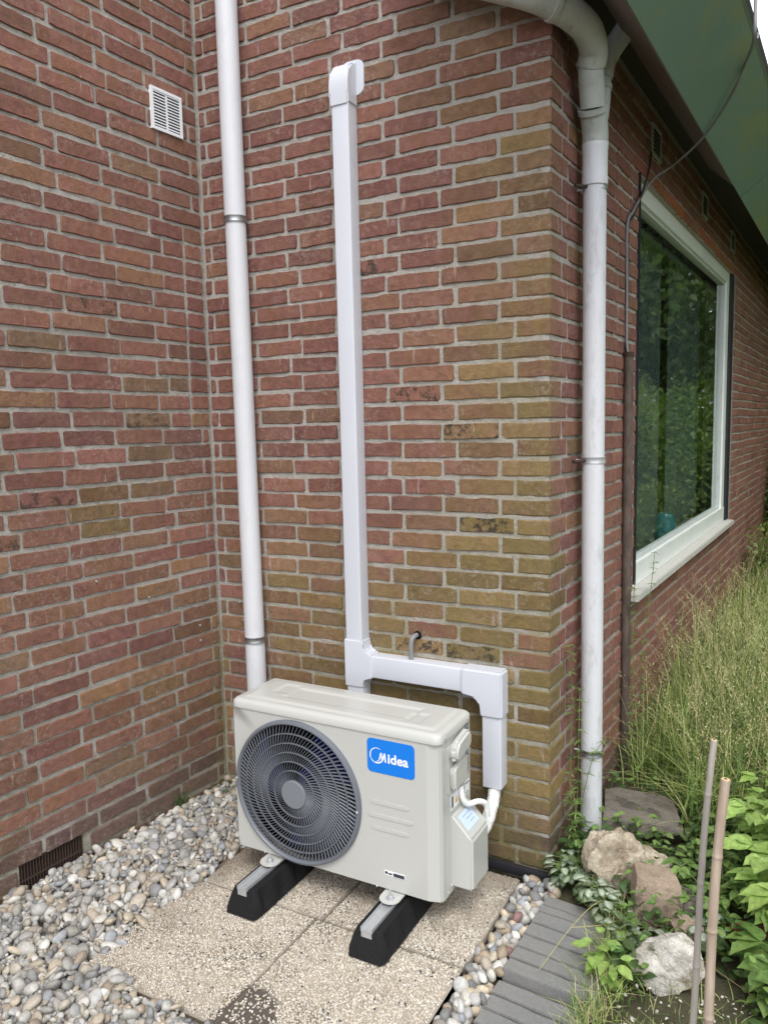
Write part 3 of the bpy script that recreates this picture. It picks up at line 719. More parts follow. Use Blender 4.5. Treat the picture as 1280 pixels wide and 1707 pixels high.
M_pipe2 = plastic('scuffed_pvc_pipe', srgb(208,209,213), .45, dirt=.42, bumpd=.0006, dirtcol=srgb(96,98,84))
pc = empty('rain_pipe', wp('C',.245,.06,0), 'grey-white rain pipe near the outer corner with branching old fittings on top', 'pipe')
RC = .037
def cpt(t,n,z): return wp('C',t,n,z)
base_t = .250
tube('pipe_section', [cpt(base_t+.012,.062,.0), cpt(base_t-.005,.062,2.27)], RC, M_pipe2, pc, 28)
lathe('socket', [(RC,-.06),(RC+.004,-.06),(RC+.0045,-.035),(RC+.003,-.03),(RC+.003,.05),(RC+.0045,.055),(RC+.0045,.07),(RC,.07)], cpt(base_t-.006,.062,2.30), (0,0,1), M_pipe, pc, 28)
for z_,d_ in ((2.235,.06),(1.355,.06),(.33,.06)):
    k = clamp(cpt(base_t+.01*(1-z_/2.4),.062,z_), RC, (0,0,1), (-NC)+TCv*-.2, pc, .062, M_zinc if z_==1.355 else M_clamp)
    tube('clamp_lug', [cpt(base_t-.035,.045,z_), cpt(base_t-.08,.02,z_-.002)], .006, M_iron, k, 8)
# branch fitting: stem, forward swan neck and a rear branch
P = smooth_path([cpt(.245,.062,2.365),cpt(.235,.064,2.41),cpt(.205,.066,2.46)],5); tube('branch_fitting', P, [RC+.004]*len(P), M_pipeold, pc, 28)
tube('fitting_ring', [cpt(.205,.066,2.455),cpt(.196,.067,2.468)], RC+.009, M_pipeold, pc, 28)
P = smooth_path([cpt(.198,.067,2.466),cpt(.178,.07,2.52),cpt(.162,.072,2.55),cpt(.157,.074,2.58)],6); tube('bend', P, RC+.002, M_pipeold, pc, 28)
tube('fitting_ring', [cpt(.158,.073,2.572),cpt(.157,.074,2.586)], RC+.008, M_pipeold, pc, 28)
P = smooth_path([cpt(.155,.075,2.575),(1.462,.125,2.612),(1.458,.06,2.642),(1.43,-.01,2.662),(1.395,-.06,2.675)],7); tube('elbow', P, [RC+.007]*len(P), M_pipeold, pc, 28)
tube('fitting_ring', [(1.40,-.055,2.674),(1.39,-.066,2.677)], RC+.011, M_pipeold, pc, 28)
P = smooth_path([(1.395,-.06,2.675),(1.33,-.105,2.70),(1.18,-.11,2.77),(.9,-.10,2.90)],6); tube('pipe_section', P, RC+.004, M_pipeold, pc, 24)
P = smooth_path([cpt(.235,.064,2.40),cpt(.29,.06,2.46),cpt(.315,.06,2.53),cpt(.32,.06,2.60)],6); tube('rear_branch', P, .029, M_pipeold, pc, 24)
tube('fitting_ring', [cpt(.318,.06,2.56),cpt(.319,.06,2.575)], .033, M_pipeold, pc, 24)
P = smooth_path([cpt(.32,.06,2.60),cpt(.325,.075,2.66),cpt(.34,.12,2.73),cpt(.35,.17,2.80)],6); tube('rear_elbow', P, .034, M_pipeold, pc, 24)

CAB = [cpt(1.039,0.020,2.404),cpt(1.201,0.030,2.508),cpt(1.299,0.070,2.568),cpt(1.201,0.150,2.576),cpt(1.107,0.240,2.607),cpt(1.033,0.312,2.655),cpt(0.912,0.386,2.706),cpt(0.838,0.422,2.744),cpt(0.490,0.490,2.670),cpt(0.490,0.492,2.790)]
# rusty conduit with cable by the window
rc = empty('rusty_conduit', wp('C',.84,.02,0), 'rusty brown iron conduit beside the window frame', 'pipe')
tube('tube', [cpt(.865,.024,.05), cpt(.845,.024,1.74)], .019, M_rust, rc, 18)
lathe('tube_end', [(.019,0),(.0205,.0),(.0205,.02),(.015,.021),(.013,.005)], cpt(.845,.024,1.735), (0,0,1), M_iron, rc, 18)
cb = tube('hanging_cable', smooth_path([cpt(.845,.024,1.74),cpt(.845,.015,1.80),cpt(.85,.012,2.0),cpt(.842,.012,2.24),cpt(.90,.02,2.31)]+CAB,7), .0055, M_cable, None, 10)
tag(cb, 'grey cable sagging from the green eave down to the rusty conduit', 'cable')
cb = tube('hanging_cable', smooth_path([cpt(1.22,.012,2.62),cpt(1.14,.02,2.52),cpt(1.0,.022,2.38),cpt(.91,.018,2.295),cpt(.862,.01,2.23),cpt(.866,.01,2.0),cpt(.856,.01,1.82),cpt(.85,.012,1.70)],7), .0045, M_cabledark, None, 8)
tag(cb, 'thin dark cable running from the first side vent down beside the window', 'cable')

# ------------------------------------------------------------------ cable trunking on wall B
tr = empty('cable_trunking', (.69,0,.5), 'new white square trunking climbing the middle wall with a side branch', 'trunking')
FB = (Vector((0,0,0)), Vector((1,0,0)), Vector((0,0,1)), Vector((0,-1,0)))
def tbox(name, x0,x1,z0,z1,d,bev=.008): return box(name, (x0,-d,z0), (x1,-.003,z1), M_pvc, tr, bev, 3)
tbox('cover', .637,.7025,.72,2.575,.063,.006)
# top wall elbow: flange and rounded hood
prism('flange', rrect(.645,2.590,.735,2.703,.026), .003, .010, FB, M_pvc, tr, .002)
prof = [(0,2.55),(.067,2.55),(.0675,2.59)]+[( .004+.0635*max(0,math.cos(rad(a)))**.62, 2.59+.100*math.sin(rad(a))**.9) for a in range(10,91,10)]+[(0,2.691)]
hb = bmesh.new(); A=[hb.verts.new((.632,-max(p[0],.004),p[1])) for p in prof]; B=[hb.verts.new((.706,-max(p[0],.004),p[1])) for p in prof]
hb.faces.new(A[::-1]); hb.faces.new(B)
for i in range(len(prof)): hb.faces.new((A[i],A[(i+1)%len(prof)],B[(i+1)%len(prof)],B[i]))
bmesh.ops.bevel(hb, geom=[e for e in hb.edges if abs(e.verts[0].co.x-e.verts[1].co.x)<1e-6], offset=.006, segments=3, affect='EDGES')
from_bm('wall_elbow', hb, M_pvc, tr, angle=30)
# tee
TZ0, TZ1 = .592, .672
prism('tee_piece', [(.631,.55),(.706,.55),(.706,.578)]+[(.706+.012*(1-math.cos(rad(a))),.578+.010*math.sin(rad(a))) for a in (30,60,90)]+[(.742,.588),(.742,.676)]+[(.724-.018*math.sin(rad(a)),.676+.018*(1-math.cos(rad(a)))) for a in (0,30,60,90)]+[(.706,.725),(.631,.725)], .003, .067, FB, M_pvc, tr, .004)
tbox('cover', .637,.7025,.08,.555,.063,.006)
tbox('cover', .735,1.095,TZ0,TZ1,.061,.006)
prism('corner_elbow', [(1.085,.586),(1.13,.586)]+[(1.13+.022*math.sin(rad(a)),.564+.022*math.cos(rad(a))) for a in (15,35,55,75,90)]+[(1.152,.520),(1.230,.520),(1.230,.677),(1.085,.677)], .003, .070, FB, M_pvc, tr, .006)
tbox('cover', 1.158,1.225,.275,.525,.064,.006)
# seams where clip-on covers meet: thin shadow lip at the elbow ends is geometry (fittings 6 mm proud)
nc = tube('cable_stub', smooth_path([(.895,.01,.752),(.893,-.018,.752),(.889,-.034,.742),(.887,-.038,.715),(.887,-.036,.665)],6), .0085, M_cable, None, 14)
tag(nc, 'short bent grey cable leaving a wall hole above the side trunking', 'cable')
hl = lathe('wall_hole', [(0,.0065),(.0145,.0065),(.016,.0015),(.016,0)], (.896,0,.752), (0,-1,0), M_dark, wallB, 20)

# ------------------------------------------------------------------ air conditioner outdoor unit
X0,X1,YF,YB,Z0,Z1 = .449,1.190,-.475,-.245,.100,.585
ac = empty('air_conditioner', ((X0+X1)/2,(YF+YB)/2,.095), 'cream outdoor air conditioner unit with round grey fan grille', 'air conditioner')
FF_ = (Vector((0,0,0)), Vector((1,0,0)), Vector((0,0,1)), Vector((0,-1,0)))
HC = (.698, .340); HR = .226
# front panel with a round opening, chamfered right edge
def front_panel():
    bm = bmesh.new(); n = 64; y = YF
    circ = [bm.verts.new((HC[0]+HR*math.cos(2*math.pi*i/n), y, HC[1]+HR*math.sin(2*math.pi*i/n))) for i in range(n)]
    xa, xb, za, zb = X0+.004, 1.155, Z0+.004, Z1
    sq = []
    for i in range(n):
        c, s_ = math.cos(2*math.pi*i/n), math.sin(2*math.pi*i/n)
        # square ring around the circle
        k = min(((xa-HC[0])/c if c<0 else (HC[0]+.232-HC[0])/c) if abs(c)>1e-6 else 9, ((za-HC[1])/s_ if s_<0 else (zb-HC[1])/s_) if abs(s_)>1e-6 else 9)
        sq.append(bm.verts.new((HC[0]+c*k, y, HC[1]+s_*k)))
    for i in range(n): bm.faces.new((circ[i], circ[(i+1)%n], sq[(i+1)%n], sq[i]))
    # inner lip
    lip = [bm.verts.new((v.co.x, y+.02, v.co.z)) for v in circ]
    for i in range(n): bm.faces.new((circ[i], lip[i], lip[(i+1)%n], circ[(i+1)%n]))
    # corner fills
    def q(*P): bm.faces.new([bm.verts.new(p) for p in P])
    xr = HC[0]+.232
    for (cxn,czn) in ((xa,za),(xa,zb),(xr,za),(xr,zb)):
        best = sorted([v for v in sq if abs(v.co.x-cxn)<1e-5 or abs(v.co.z-czn)<1e-5], key=lambda v:(v.co-Vector((cxn,y,czn))).length)
        a = [v for v in sq if abs(v.co.x-cxn)<1e-5]; b = [v for v in sq if abs(v.co.z-czn)<1e-5]
        if a and b:
            va = min(a, key=lambda v:abs(v.co.z-czn)); vb = min(b, key=lambda v:abs(v.co.x-cxn)); cv = bm.verts.new((cxn,y,czn))
            if va is not vb and va.co != cv.co and vb.co != cv.co: bm.faces.new((va,vb,cv))
    # right part: flat field, wide soft chamfer, corner return
    col = [(xr,y),(1.150,y),(1.184,y+.010),(1.190,y+.022),(1.190,y+.040)]
    for (a,b) in zip(col[:-1],col[1:]): q((a[0],a[1],za),(b[0],b[1],za),(b[0],b[1],zb),(a[0],a[1],zb))
    q((xa,y,za),(xa-.004,y+.004,za),(xa-.004,y+.004,zb),(xa,y,zb)); q((xa-.004,y+.004,za),(xa-.004,y+.04,za),(xa-.004,y+.04,zb),(xa-.004,y+.004,zb))
    # bottom return lip
    for (a,b) in zip([(xa,y)]+col[:-1],col[0:]): q((a[0],a[1],za),(b[0],b[1],za),(b[0]-.002,b[1]+.008,Z0-.003),(a[0],a[1]+.008,Z0-.003))
    bmesh.ops.remove_doubles(bm, verts=bm.verts[:], dist=1e-5)
    return from_bm('front_panel', bm, M_case, ac, angle=12)
front_panel()
# rear case: back, left side, right side, base
bm = bmesh.new()
bm_box(bm, (X0,YF+.0405,Z0),(X0+.003,YB,Z1)); bm_box(bm, (X0+.003,YB-.003,Z0),(X1-.003,YB,Z1)); bm_box(bm,(X0+.003,YF+.022,Z0-.002),(X1-.003,YB-.003,Z0+.002))
from_bm('rear_case', bm, M_case, ac)
box('side_panel', (X1-.003,YF+.0425,Z0-.002),(X1-.0005,YB,Z1), M_case, ac)
box('fan_chamber', (X0+.01,YF+.17,Z0+.01),(X1-.01,YF+.18,Z1-.01), M_dark, ac)
bm=bmesh.new(); lathe_bm(bm, [(HR+.0005,0),(HR+.0005,.15)], (HC[0],YF+.018,HC[1]), (0,1,0), 48); from_bm('fan_shroud', bm, M_dark, ac, angle=30)
# lid with raised pattern
def lid():
    bm = bmesh.new(); nx, ny = 150, 52; x0,x1,y0,y1 = X0-.004,X1+.006,YF-.004,YB+.004; zt = .612
    def hgt(x,y):
        ex = min(x-x0, x1-x); ey = min(y-y0,y1-y); e = min(ex,ey)
        c = min(ex,ey); h = 0
        # chamfered rim
        t = min(1,max(0,e/.016)); h += -.010*(1-t)**1.6
        def rr(cx0,cx1,cy0,cy1,r,wd,amp):
            qx = max(cx0-x,0,x-cx1); qy = max(cy0-y,0,y-cy1)
            if qx or qy: d = math.hypot(qx,qy)
            else: d = -min(x-cx0,cx1-x,y-cy0,cy1-y)
            return amp*(1/(1+math.exp((d-0)/wd)))
        a = rr(x0+.035,x1-.035,y0+.035,y1-.035,0,.0018,.0045)
        b = rr(x0+.16,x1-.13,y0+.075,y1-.075,0,.0018,-.0045)
        c2 = rr(x0+.10,x0+.16,y0+.1,y1-.06,0,.002,-.0035)+rr(x1-.15,x1-.09,y0+.055,y1-.11,0,.002,-.0035)
        return h+a+b+c2
    g=[[bm.verts.new((x0+(x1-x0)*i/nx, y0+(y1-y0)*j/ny, zt+hgt(x0+(x1-x0)*i/nx, y0+(y1-y0)*j/ny))) for i in range(nx+1)] for j in range(ny+1)]
    for j in range(ny):
        for i in range(nx): bm.faces.new((g[j][i],g[j][i+1],g[j+1][i+1],g[j+1][i]))
    # skirt with rounded plan corners approximated by the rim
    loop = [g[0][i] for i in range(nx)]+[g[j][nx] for j in range(ny)]+[g[ny][i] for i in range(nx,0,-1)]+[g[j][0] for j in range(ny,0,-1)]
    low = [bm.verts.new((v.co.x,v.co.y,.583)) for v in loop]; low2=[bm.verts.new((v.co.x+(.003 if v.co.x<.8 else -.003),v.co.y+(.003 if v.co.y<-.36 else -.003),.583)) for v in loop]
    n=len(loop)
    for i in range(n):
        bm.faces.new((loop[i],low[i],low[(i+1)%n],loop[(i+1)%n])); bm.faces.new((low[i],low2[i],low2[(i+1)%n],low[(i+1)%n]))
    # clip plan corners: pull the four corners in
    for v in bm.verts:
        for cx_,cy_,sx,sy_ in ((x0,y0,1,1),(x1,y0,-1,1),(x0,y1,1,-1),(x1,y1,-1,-1)):
            dx=(v.co.x-cx_)*sx; dy=(v.co.y-cy_)*sy_; c=.024
            if dx<c and dy<c:
                ux,uy=(c-dx)/c,(c-dy)/c; L=math.hypot(ux,uy); M_=max(ux,uy)
                if L>0: f=M_/L; v.co.x=cx_+sx*(c-c*ux*f); v.co.y=cy_+sy_*(c-c*uy*f)
    return from_bm('top_lid', bm, M_case, ac, angle=55)
lid()
# feet brackets, screws
def lug(x,y,z,nrm,r=.004,parent=ac): return lathe('screw', [(0,.003),(r*.6,.0035),(r,.002),(r,0)], (x,y,z), nrm, M_zinc, parent, 12)
for x_,z_ in ((.56,Z0+.004),(.98,Z0+.004)): lug(x_,YF-.0005,z_,(0,-1,0),.0035)
for y_ in (YF+.035,YB-.03): lug(X1+.006,y_,.594,(1,0,0),.004)
lug(X1-.0005,YF+.05,.578,(1,0,0),.004); lug(X1-.0005,YF+.085,.115,(1,0,0),.008); lug(X1-.0005,YF+.055,.11,(1,0,0),.004)
# embossed louvre ribs
for (xa,xb,z_) in ((.966,1.093,.371),(.957,1.104,.329),(.968,1.091,.290)):
    prism('embossed_rib', rrect(xa,z_-.0055,xb,z_+.0055,.0054,6), -YF, -YF+.0022, FF_, M_case, ac, .0012)
# badge
badge = prism('badge', rrect(.957,.464,1.114,.568,.014,6), -YF+.0002, -YF+.0014, FF_, M_blue, ac, 0)
def text_obj(name, s, size, loc, mat, parent, bold=.0, spacing=1.0, shear=0, rot=(math.pi/2,0,0), xs=1.0):
    cu = bpy.data.curves.new(name,'FONT'); cu.body=s; cu.size=size; cu.offset=bold; cu.space_character=spacing; cu.extrude=.0003; cu.shear=shear; cu.resolution_u=4
    t = bpy.data.objects.new(name+'_src',cu); COL.objects.link(t); bpy.context.view_layer.update()
    dg = bpy.context.evaluated_depsgraph_get(); me = bpy.data.meshes.new_from_object(t.evaluated_get(dg)); bpy.data.objects.remove(t); me.name=name
    from mathutils import Euler
    me.transform(Matrix.Translation(loc) @ Euler(rot).to_matrix().to_4x4() @ Matrix.Diagonal((xs,1,1,1))); me.materials.clear(); me.materials.append(mat)
    o = link(name, me); setpar(o, parent); return o
YT = YF-.0019
def lett(cx_, cz_, poly): prism('lettering', [(cx_+p[0],cz_+p[1]) for p in poly], -YT-.0006, -YT+.0002, FF_, M_white, badge)
# crescent ring
bm=bmesh.new(); nseg=48; cxr,czr,R_=.990,.517,.0242; oo=[];ii=[]
for i in range(nseg+1):
    a=rad(58+ (322-0)*i/nseg*1.0); th=.0010+.0026*max(0,math.sin(math.pi*(i/nseg)))**.8*(1 if i<nseg*.42 else .55)+(.0022 if i>nseg*.62 and i<nseg*.93 else 0)
    if i in (0,): th=.0005
    oo.append(bm.verts.new((cxr+R_*math.cos(a),YT,czr+R_*math.sin(a)))); ii.append(bm.verts.new((cxr+(R_-th)*math.cos(a),YT,czr+(R_-th)*math.sin(a))))
for i in range(nseg):
    if i > nseg*.955: break
    bm.faces.new((oo[i],oo[i+1],ii[i+1],ii[i]))
from_bm('logo_ring', bm, M_white, badge)
# swooping M
Mp=[(-.014,-.0135),(-.0075,-.0105),(-.0035,.004),(-.001,.0135),(.0035,.0140),(.0050,-.002),(.0105,.0135),(.0150,.0138),(.0185,-.0135),(.0135,-.0135),(.0115,.003),(.0065,-.0115),(.0030,-.0125),(.0012,.004),(-.0030,-.0085),(-.0075,-.0135)]
M_letter=[(x_*1.0,z_*1.0) for x_,z_ in Mp]; lett(1.003,.514,M_letter)
text_obj('lettering', 'idea', .040, (1.0255,YT,.5005), M_white, badge, bold=.0011, spacing=1.02, xs=1.02)
# small front label
sm = prism('small_label', rrect(1.006,.148,1.076,.163,.002,2), -YF+.0003, -YF+.0010, FF_, M_white, ac)
prism('label_print', rrect(1.037,.1495,1.074,.1600,.001,2), -YF+.0014, -YF+.0018, FF_, M_ink, sm)
for k,(a,b_) in enumerate(((1.009,1.018),(1.020,1.033))): prism('label_print', rrect(a,.152,b_,.160-k*.003,.001,2), -YF+.0014, -YF+.0018, FF_, M_ink, sm)
# grille: outer ring, hub, rings, spokes
GY = YF-.004; gr = lathe('fan_grille', [(.2225,.002),(.2345,.002),(.2350,-.008),(.2320,-.016),(.2260,-.018),(.2215,-.014),(.2195,-.004),(.2225,.002)], (HC[0],YF,HC[1]), (0,1,0), M_grille, ac, 96, 40)
def dome(r): return YF-.020+.010*(r/.22)**2
hubo = lathe('hub_cap', [(0,-.0045),(.0435,-.0045),(.0455,-.003),(.0455,.006),(.0,.006)], (HC[0],dome(0),HC[1]), (0,1,0), M_hub, gr, 48)
for r in (.076,.105,.134,.163,.193):
    bm=bmesh.new(); n=96; y=dome(r); ringv=[]
    for i in range(n):
        a=2*math.pi*i/n; ringv.append([bm.verts.new((HC[0]+(r+dr)*math.cos(a), y+dy, HC[1]+(r+dr)*math.sin(a))) for dr,dy in ((-.0012,-.0015),(.0012,-.0015),(.0010,.005),(-.0010,.005))])
    for i in range(n):
        for k in range(4): bm.faces.new((ringv[i][k],ringv[i][(k+1)%4],ringv[(i+1)%n][(k+1)%4],ringv[(i+1)%n][k]))
    from_bm('grille_ring', bm, M_grille, gr)
def spokes(r0, r1, n, tw, off, wd=.0010, dp=.007):
    V=[];F=[]; m=10
    for i in range(n):
        a0 = 2*math.pi*i/n; b0=len(V)
        for k in range(m+1):
            r=r0+(r1-r0)*k/m; f=(r-.04)/.18; a=a0+off+tw*(f**1.0)*(1-.35*f)*1.6; c_,s_=math.cos(a),math.sin(a)
            # lean of the spoke section
            for (t,dy) in ((-wd,0),(wd,0),(wd+.0018,dp),(-wd+.0018,dp)):
                V.append((HC[0]+r*c_-t*s_, dome(r)+dy, HC[1]+r*s_+t*c_))
        for k in range(m):
            for q in range(4): F.append((b0+4*k+q, b0+4*k+(q+1)%4, b0+4*(k+1)+(q+1)%4, b0+4*(k+1)+q))
    return V,F
Vs,Fs = spokes(.0425,.105,60,-.62,0,.0007,.005); V2,F2 = spokes(.105,.2225,100,-.62,.01,.0009,.007)
n0_=len(Vs); Vs+=V2; Fs+=[tuple(i+n0_ for i in f) for f in F2]
o = link('grille_spokes', np_mesh('grille_spokes', Vs, Fs, mats=[M_grille]), kind='stuff'); setpar(o, gr)
for ang_ in (-2,178): lug(HC[0]+.228*math.cos(rad(ang_)), YF-.018, HC[1]+.228*math.sin(rad(ang_)), (0,-1,0), .0042, gr)
# fan behind
fan = lathe('fan', [(0,-.03),(.05,-.03),(.055,-.01),(.055,.04),(0,.04)], (HC[0],YF+.105,HC[1]), (0,1,0), M_fan, ac, 32)
for b_ in range(3):
    V=[];F=[]; m=8; q_=8; a0=2*math.pi*b_/3+.5
    for i in range(m+1):
        r=.05+.16*i/m
        for j in range(q_+1):
            a=a0+(1.25*(j/q_)-.3*(i/m)); V.append((HC[0]+r*math.cos(a), YF+.030+.075*(j/q_)-.004*(i/m), HC[1]+r*math.sin(a)))
    for i in range(m):
        for j in range(q_): a=i*(q_+1)+j; F.append((a,a+1,a+q_+2,a+q_+1))
    o=link('fan_blade', np_mesh('fan_blade',V,F,mats=[M_fan],smooth=True)); setpar(o, fan)
# handle on the side: recess frame, hood and pocket
FS = (Vector((0,0,0)), Vector((0,1,0)), Vector((0,0,1)), Vector((1,0,0)))
hd = prism('side_handle', rrect(-.418,.405,-.292,.555,.012,4), X1-.0005, X1+.003, FS, M_case, ac, .001)
prism('handle_pocket', [(-.405,.418),(-.312,.418),(-.305,.43),(-.305,.500),(-.315,.507),(-.395,.492),(-.408,.482)], X1+.0028, X1+.020, FS, M_case, hd, .007)
prism('handle_hood', [(-.412,.520),(-.405,.508),(-.315,.520),(-.298,.535),(-.298,.562),(-.312,.580),(-.392,.566),(-.410,.545)], X1+.0028, X1+.030, FS, M_case, hd, .008)
# labels on the side
lb = prism('rating_label', [(-.288,.412),(-.255,.412),(-.255,.575),(-.288,.575)], X1-.0004, X1+.0004, FS, M_greylabel, ac)
for i in range(9): prism('label_print', [(-.285,.56-i*.016),(-.262,.56-i*.016),(-.262,.556-i*.016),(-.285,.556-i*.016)], X1+.0005, X1+.0008, FS, M_ink, lb)
lb = prism('barcode_label', [(-.288,.34),(-.255,.34),(-.255,.395),(-.288,.395)], X1-.0004, X1+.0004, FS, M_white, ac)
for i in range(6): prism('label_print', [(-.286+i*.005,.345),(-.284+i*.005,.345),(-.284+i*.005,.36),(-.286+i*.005,.36)], X1+.0005, X1+.0008, FS, M_ink, lb)
prism('label_print', [(-.286,.386),(-.258,.386),(-.258,.390),(-.286,.390)], X1+.0005, X1+.0008, FS, M_ink, lb)
lb = prism('warning_label', [(-.395,.352),(-.335,.352),(-.335,.398),(-.395,.398)], X1-.0004, X1+.0004, FS, M_white, ac)
prism('label_print', [(-.39,.357),(-.378,.357),(-.378,.392),(-.39,.392)], X1+.0005, X1+.0008, FS, M_ink, lb)
prism('warning_triangle', [(-.365,.362),(-.345,.362),(-.355,.386)], X1+.0005, X1+.0008, FS, plastic('orange_print', srgb(232,160,40), .5), lb)
# valve cover: box with sloped shoulder
def valve():
    bm=bmesh.new(); y0,y1=-.392,-.262; xo=X1+.066; xi=X1-.012
    pr=[(xi,.112),(xo,.112),(xo,.272),(X1+.006,.336),(xi,.336)]
    A=[bm.verts.new((p[0],y0,p[1])) for p in pr]; B=[bm.verts.new((p[0],y1,p[1])) for p in pr]
    bm.faces.new(A[::-1]); bm.faces.new(B)
    for i in range(len(pr)): bm.faces.new((A[i],A[(i+1)%len(pr)],B[(i+1)%len(pr)],B[i]))
    bmesh.ops.bevel(bm, geom=bm.edges[:], offset=.007, segments=3, affect='EDGES')
    return from_bm('valve_cover', bm, M_case, ac, angle=30)
vc = valve()
# sheet on the sloped shoulder
sl_n = Vector((.050,0,.052)).normalized(); sx_=Vector((.060,0,-.064)).normalized()
prism('valve_label', [(0,0),(.050,0),(.050,.085),(0,.085)], .0006, .0012, (Vector((X1+.0135,-.378,.328)), sx_, Vector((0,1,0)), Vector((.7295,0,.684))), M_bluelabel, vc)
for i in range(3): prism('label_print', [(.010+i*.012,.02+i*.01),(.0118+i*.012,.02+i*.01),(.0118+i*.012,.07),(.010+i*.012,.07)], .0014, .0016, (Vector((X1+.0135,-.378,.328)), sx_, Vector((0,1,0)), Vector((.7295,0,.684))), M_greylabel, vc)
prism('panel_crease', [(-.388,.345),(-.262,.345),(-.262,.355),(-.388,.355)], X1-.0006, X1+.003, FS, M_case, ac, .001)
# white power lead and wrapped refrigerant hose
o = tube('power_lead', smooth_path([(X1+.006,-.335,.405),(X1+.012,-.335,.37),(X1+.022,-.32,.345),(X1+.045,-.29,.345),(X1+.058,-.262,.325),(X1+.058,-.25,.28)],8), .0085, M_cream, None, 12, wob=.04)
tag(o, 'thin white taped lead looping from the side handle to the valve cover', 'cable')
hp = smooth_path([(1.190,-.034,.30),(1.192,-.040,.265),(1.200,-.075,.240),(1.212,-.14,.228),(1.222,-.20,.224),(1.226,-.27,.222)],9)
o = tube('insulated_hose', hp, [.0205+.0012*math.sin(i*1.9)+.0008*math.sin(i*.7) for i in range(len(hp))], M_cream, None, 20, wob=.03)
tag(o, 'thick white tape-wrapped hose from the trunking end to the valve cover', 'hose')

# ------------------------------------------------------------------ rubber feet with rails
def rubber_foot(xc, label):
    r = empty('rubber_foot', (xc,-.44,0), label, 'support block', 'rubber feet under the air conditioner')
    bm=bmesh.new(); ya,yb=-.665,-.255
    secs=[(ya,.80,.012),(ya+.012,.92,.004),(ya+.05,1,0),(yb-.05,1,0),(yb-.012,.92,.004),(yb,.8,.012)]; rings=[]
    prof=[(-.060,.003),(-.061,.02),(-.050,.055),(-.040,.076),(-.034,.080),(.034,.080),(.040,.076),(.050,.055),(.061,.02),(.060,.003)]
    # end faces lean back towards the top, sides carry triangular hollows
    N=26
    for i in range(N+1):
        y=ya+(yb-ya)*i/N; e=min(i,N-i)/N; sc=1 if e>.06 else .84+.16*(e/.06)**.5; ring=[]
        for (px,pz) in prof:
            yy=y
            if i<=2: yy += pz*.32*(1-i/3)
            if i>=N-2: yy -= pz*.32*(1-(N-i)/3)
            dx=0
            if .015<pz<.07:
                ph=((y-ya-.035)/.085)%1; 
                if .0<ph<.75 and .05<e: dx=-.019*math.copysign(1,px)*max(0,1-abs(ph-.37)/.37)*(1 if pz<.05 else .6)
            ring.append(bm.verts.new((xc+px*sc+dx,yy,pz)))
        rings.append(ring)
    for i in range(N):
        for k in range(len(prof)): bm.faces.new((rings[i][k],rings[i][(k+1)%len(prof)],rings[i+1][(k+1)%len(prof)],rings[i+1][k]))
    bm.faces.new(rings[0][::-1]); bm.faces.new(rings[-1])
    from_bm('block', bm, M_rubber, r, angle=22)
    # U channel rail let into the top
    bm=bmesh.new(); y0,y1=-.648,-.29
    for lo,hi in (((xc-.0165,y0,.080),(xc+.0165,y1,.0825)),((xc-.0185,y0,.078),(xc-.0165,y1,.0905)),((xc+.0165,y0,.078),(xc+.0185,y1,.0905)),((xc-.0165,y0,.062),(xc+.0165,y0+.002,.0800))): bm_box(bm,lo,hi)
    for lo,hi in (((xc-.0165,y0+.13,.088),(xc-.011,y1,.0903)),((xc+.011,y0+.13,.088),(xc+.0165,y1,.0903)),((xc-.011,y0+.13,.088),(xc+.011,y0+.142,.0903))): bm_box(bm,lo,hi)
    from_bm('rail', bm, M_zinc, r)
    # slotted mounting lug of the unit
    lgp = prism('mounting_lug', rrect(xc-.034,-.530,xc+.030,-.44,.026,6), .0935, .0975, (Vector((0,0,0)),Vector((1,0,0)),Vector((0,1,0)),Vector((0,0,1))), M_case, ac, .001)
    lathe('washer', [(0,.0990),(.0135,.0990),(.0135,.0975),(0,.0975)], (xc,-.505,0), (0,0,1), M_zinc, r, 20)
    lathe('bolt_head', [(0,.1085),(.0085,.1085),(.0095,.1065),(.0095,.0992),(0,.0992)], (xc,-.505,0), (0,0,1), M_zinc, r, 6, 20)
    lathe('bolt_tip', [(0,.124),(.004,.1235),(.0042,.1086)], (xc,-.505,0), (0,0,1), M_zinc, r, 12)
rubber_foot(.601,'black rubber foot with metal rail under the fan side of the unit')
rubber_foot(1.040,'black rubber foot with metal rail under the right end of the unit')

# ------------------------------------------------------------------ pebbles, slabs, pavers
def ico(sub):
    bm=bmesh.new(); bmesh.ops.create_icosphere(bm, subdivisions=sub, radius=1); V=np.array([v.co[:] for v in bm.verts]); F=np.array([[v.index for v in f.verts] for f in bm.faces]); bm.free(); return V,F
I2V,I2F = ico(3) ; I1V,I1F = ico(2); I0V,I0F = ico(1)
def pebble_shapes(V, n, amp=.16):
    out=[]
    for i in range(n):
        o=Vector((i*7.3,i*3.1,i)); W_=[]
        for v in V:
            vv=Vector(v); d=1+amp*noise.noise(vv*1.1+o)+amp*.5*noise.noise(vv*2.3+o); W_.append(vv*d)
        A=np.array([w_[:] for w_ in W_])
        # soft facets
        r=random.Random(i)
        for _ in range(5):
            n_=Vector((r.gauss(0,1),r.gauss(0,1),r.gauss(0,1))).normalized(); n_=np.array(n_); d=A@n_; lim=r.uniform(.62,.9); over=np.clip(d-lim,0,None); A=A-np.outer(over*.75,n_)
        out.append(A)
    return out
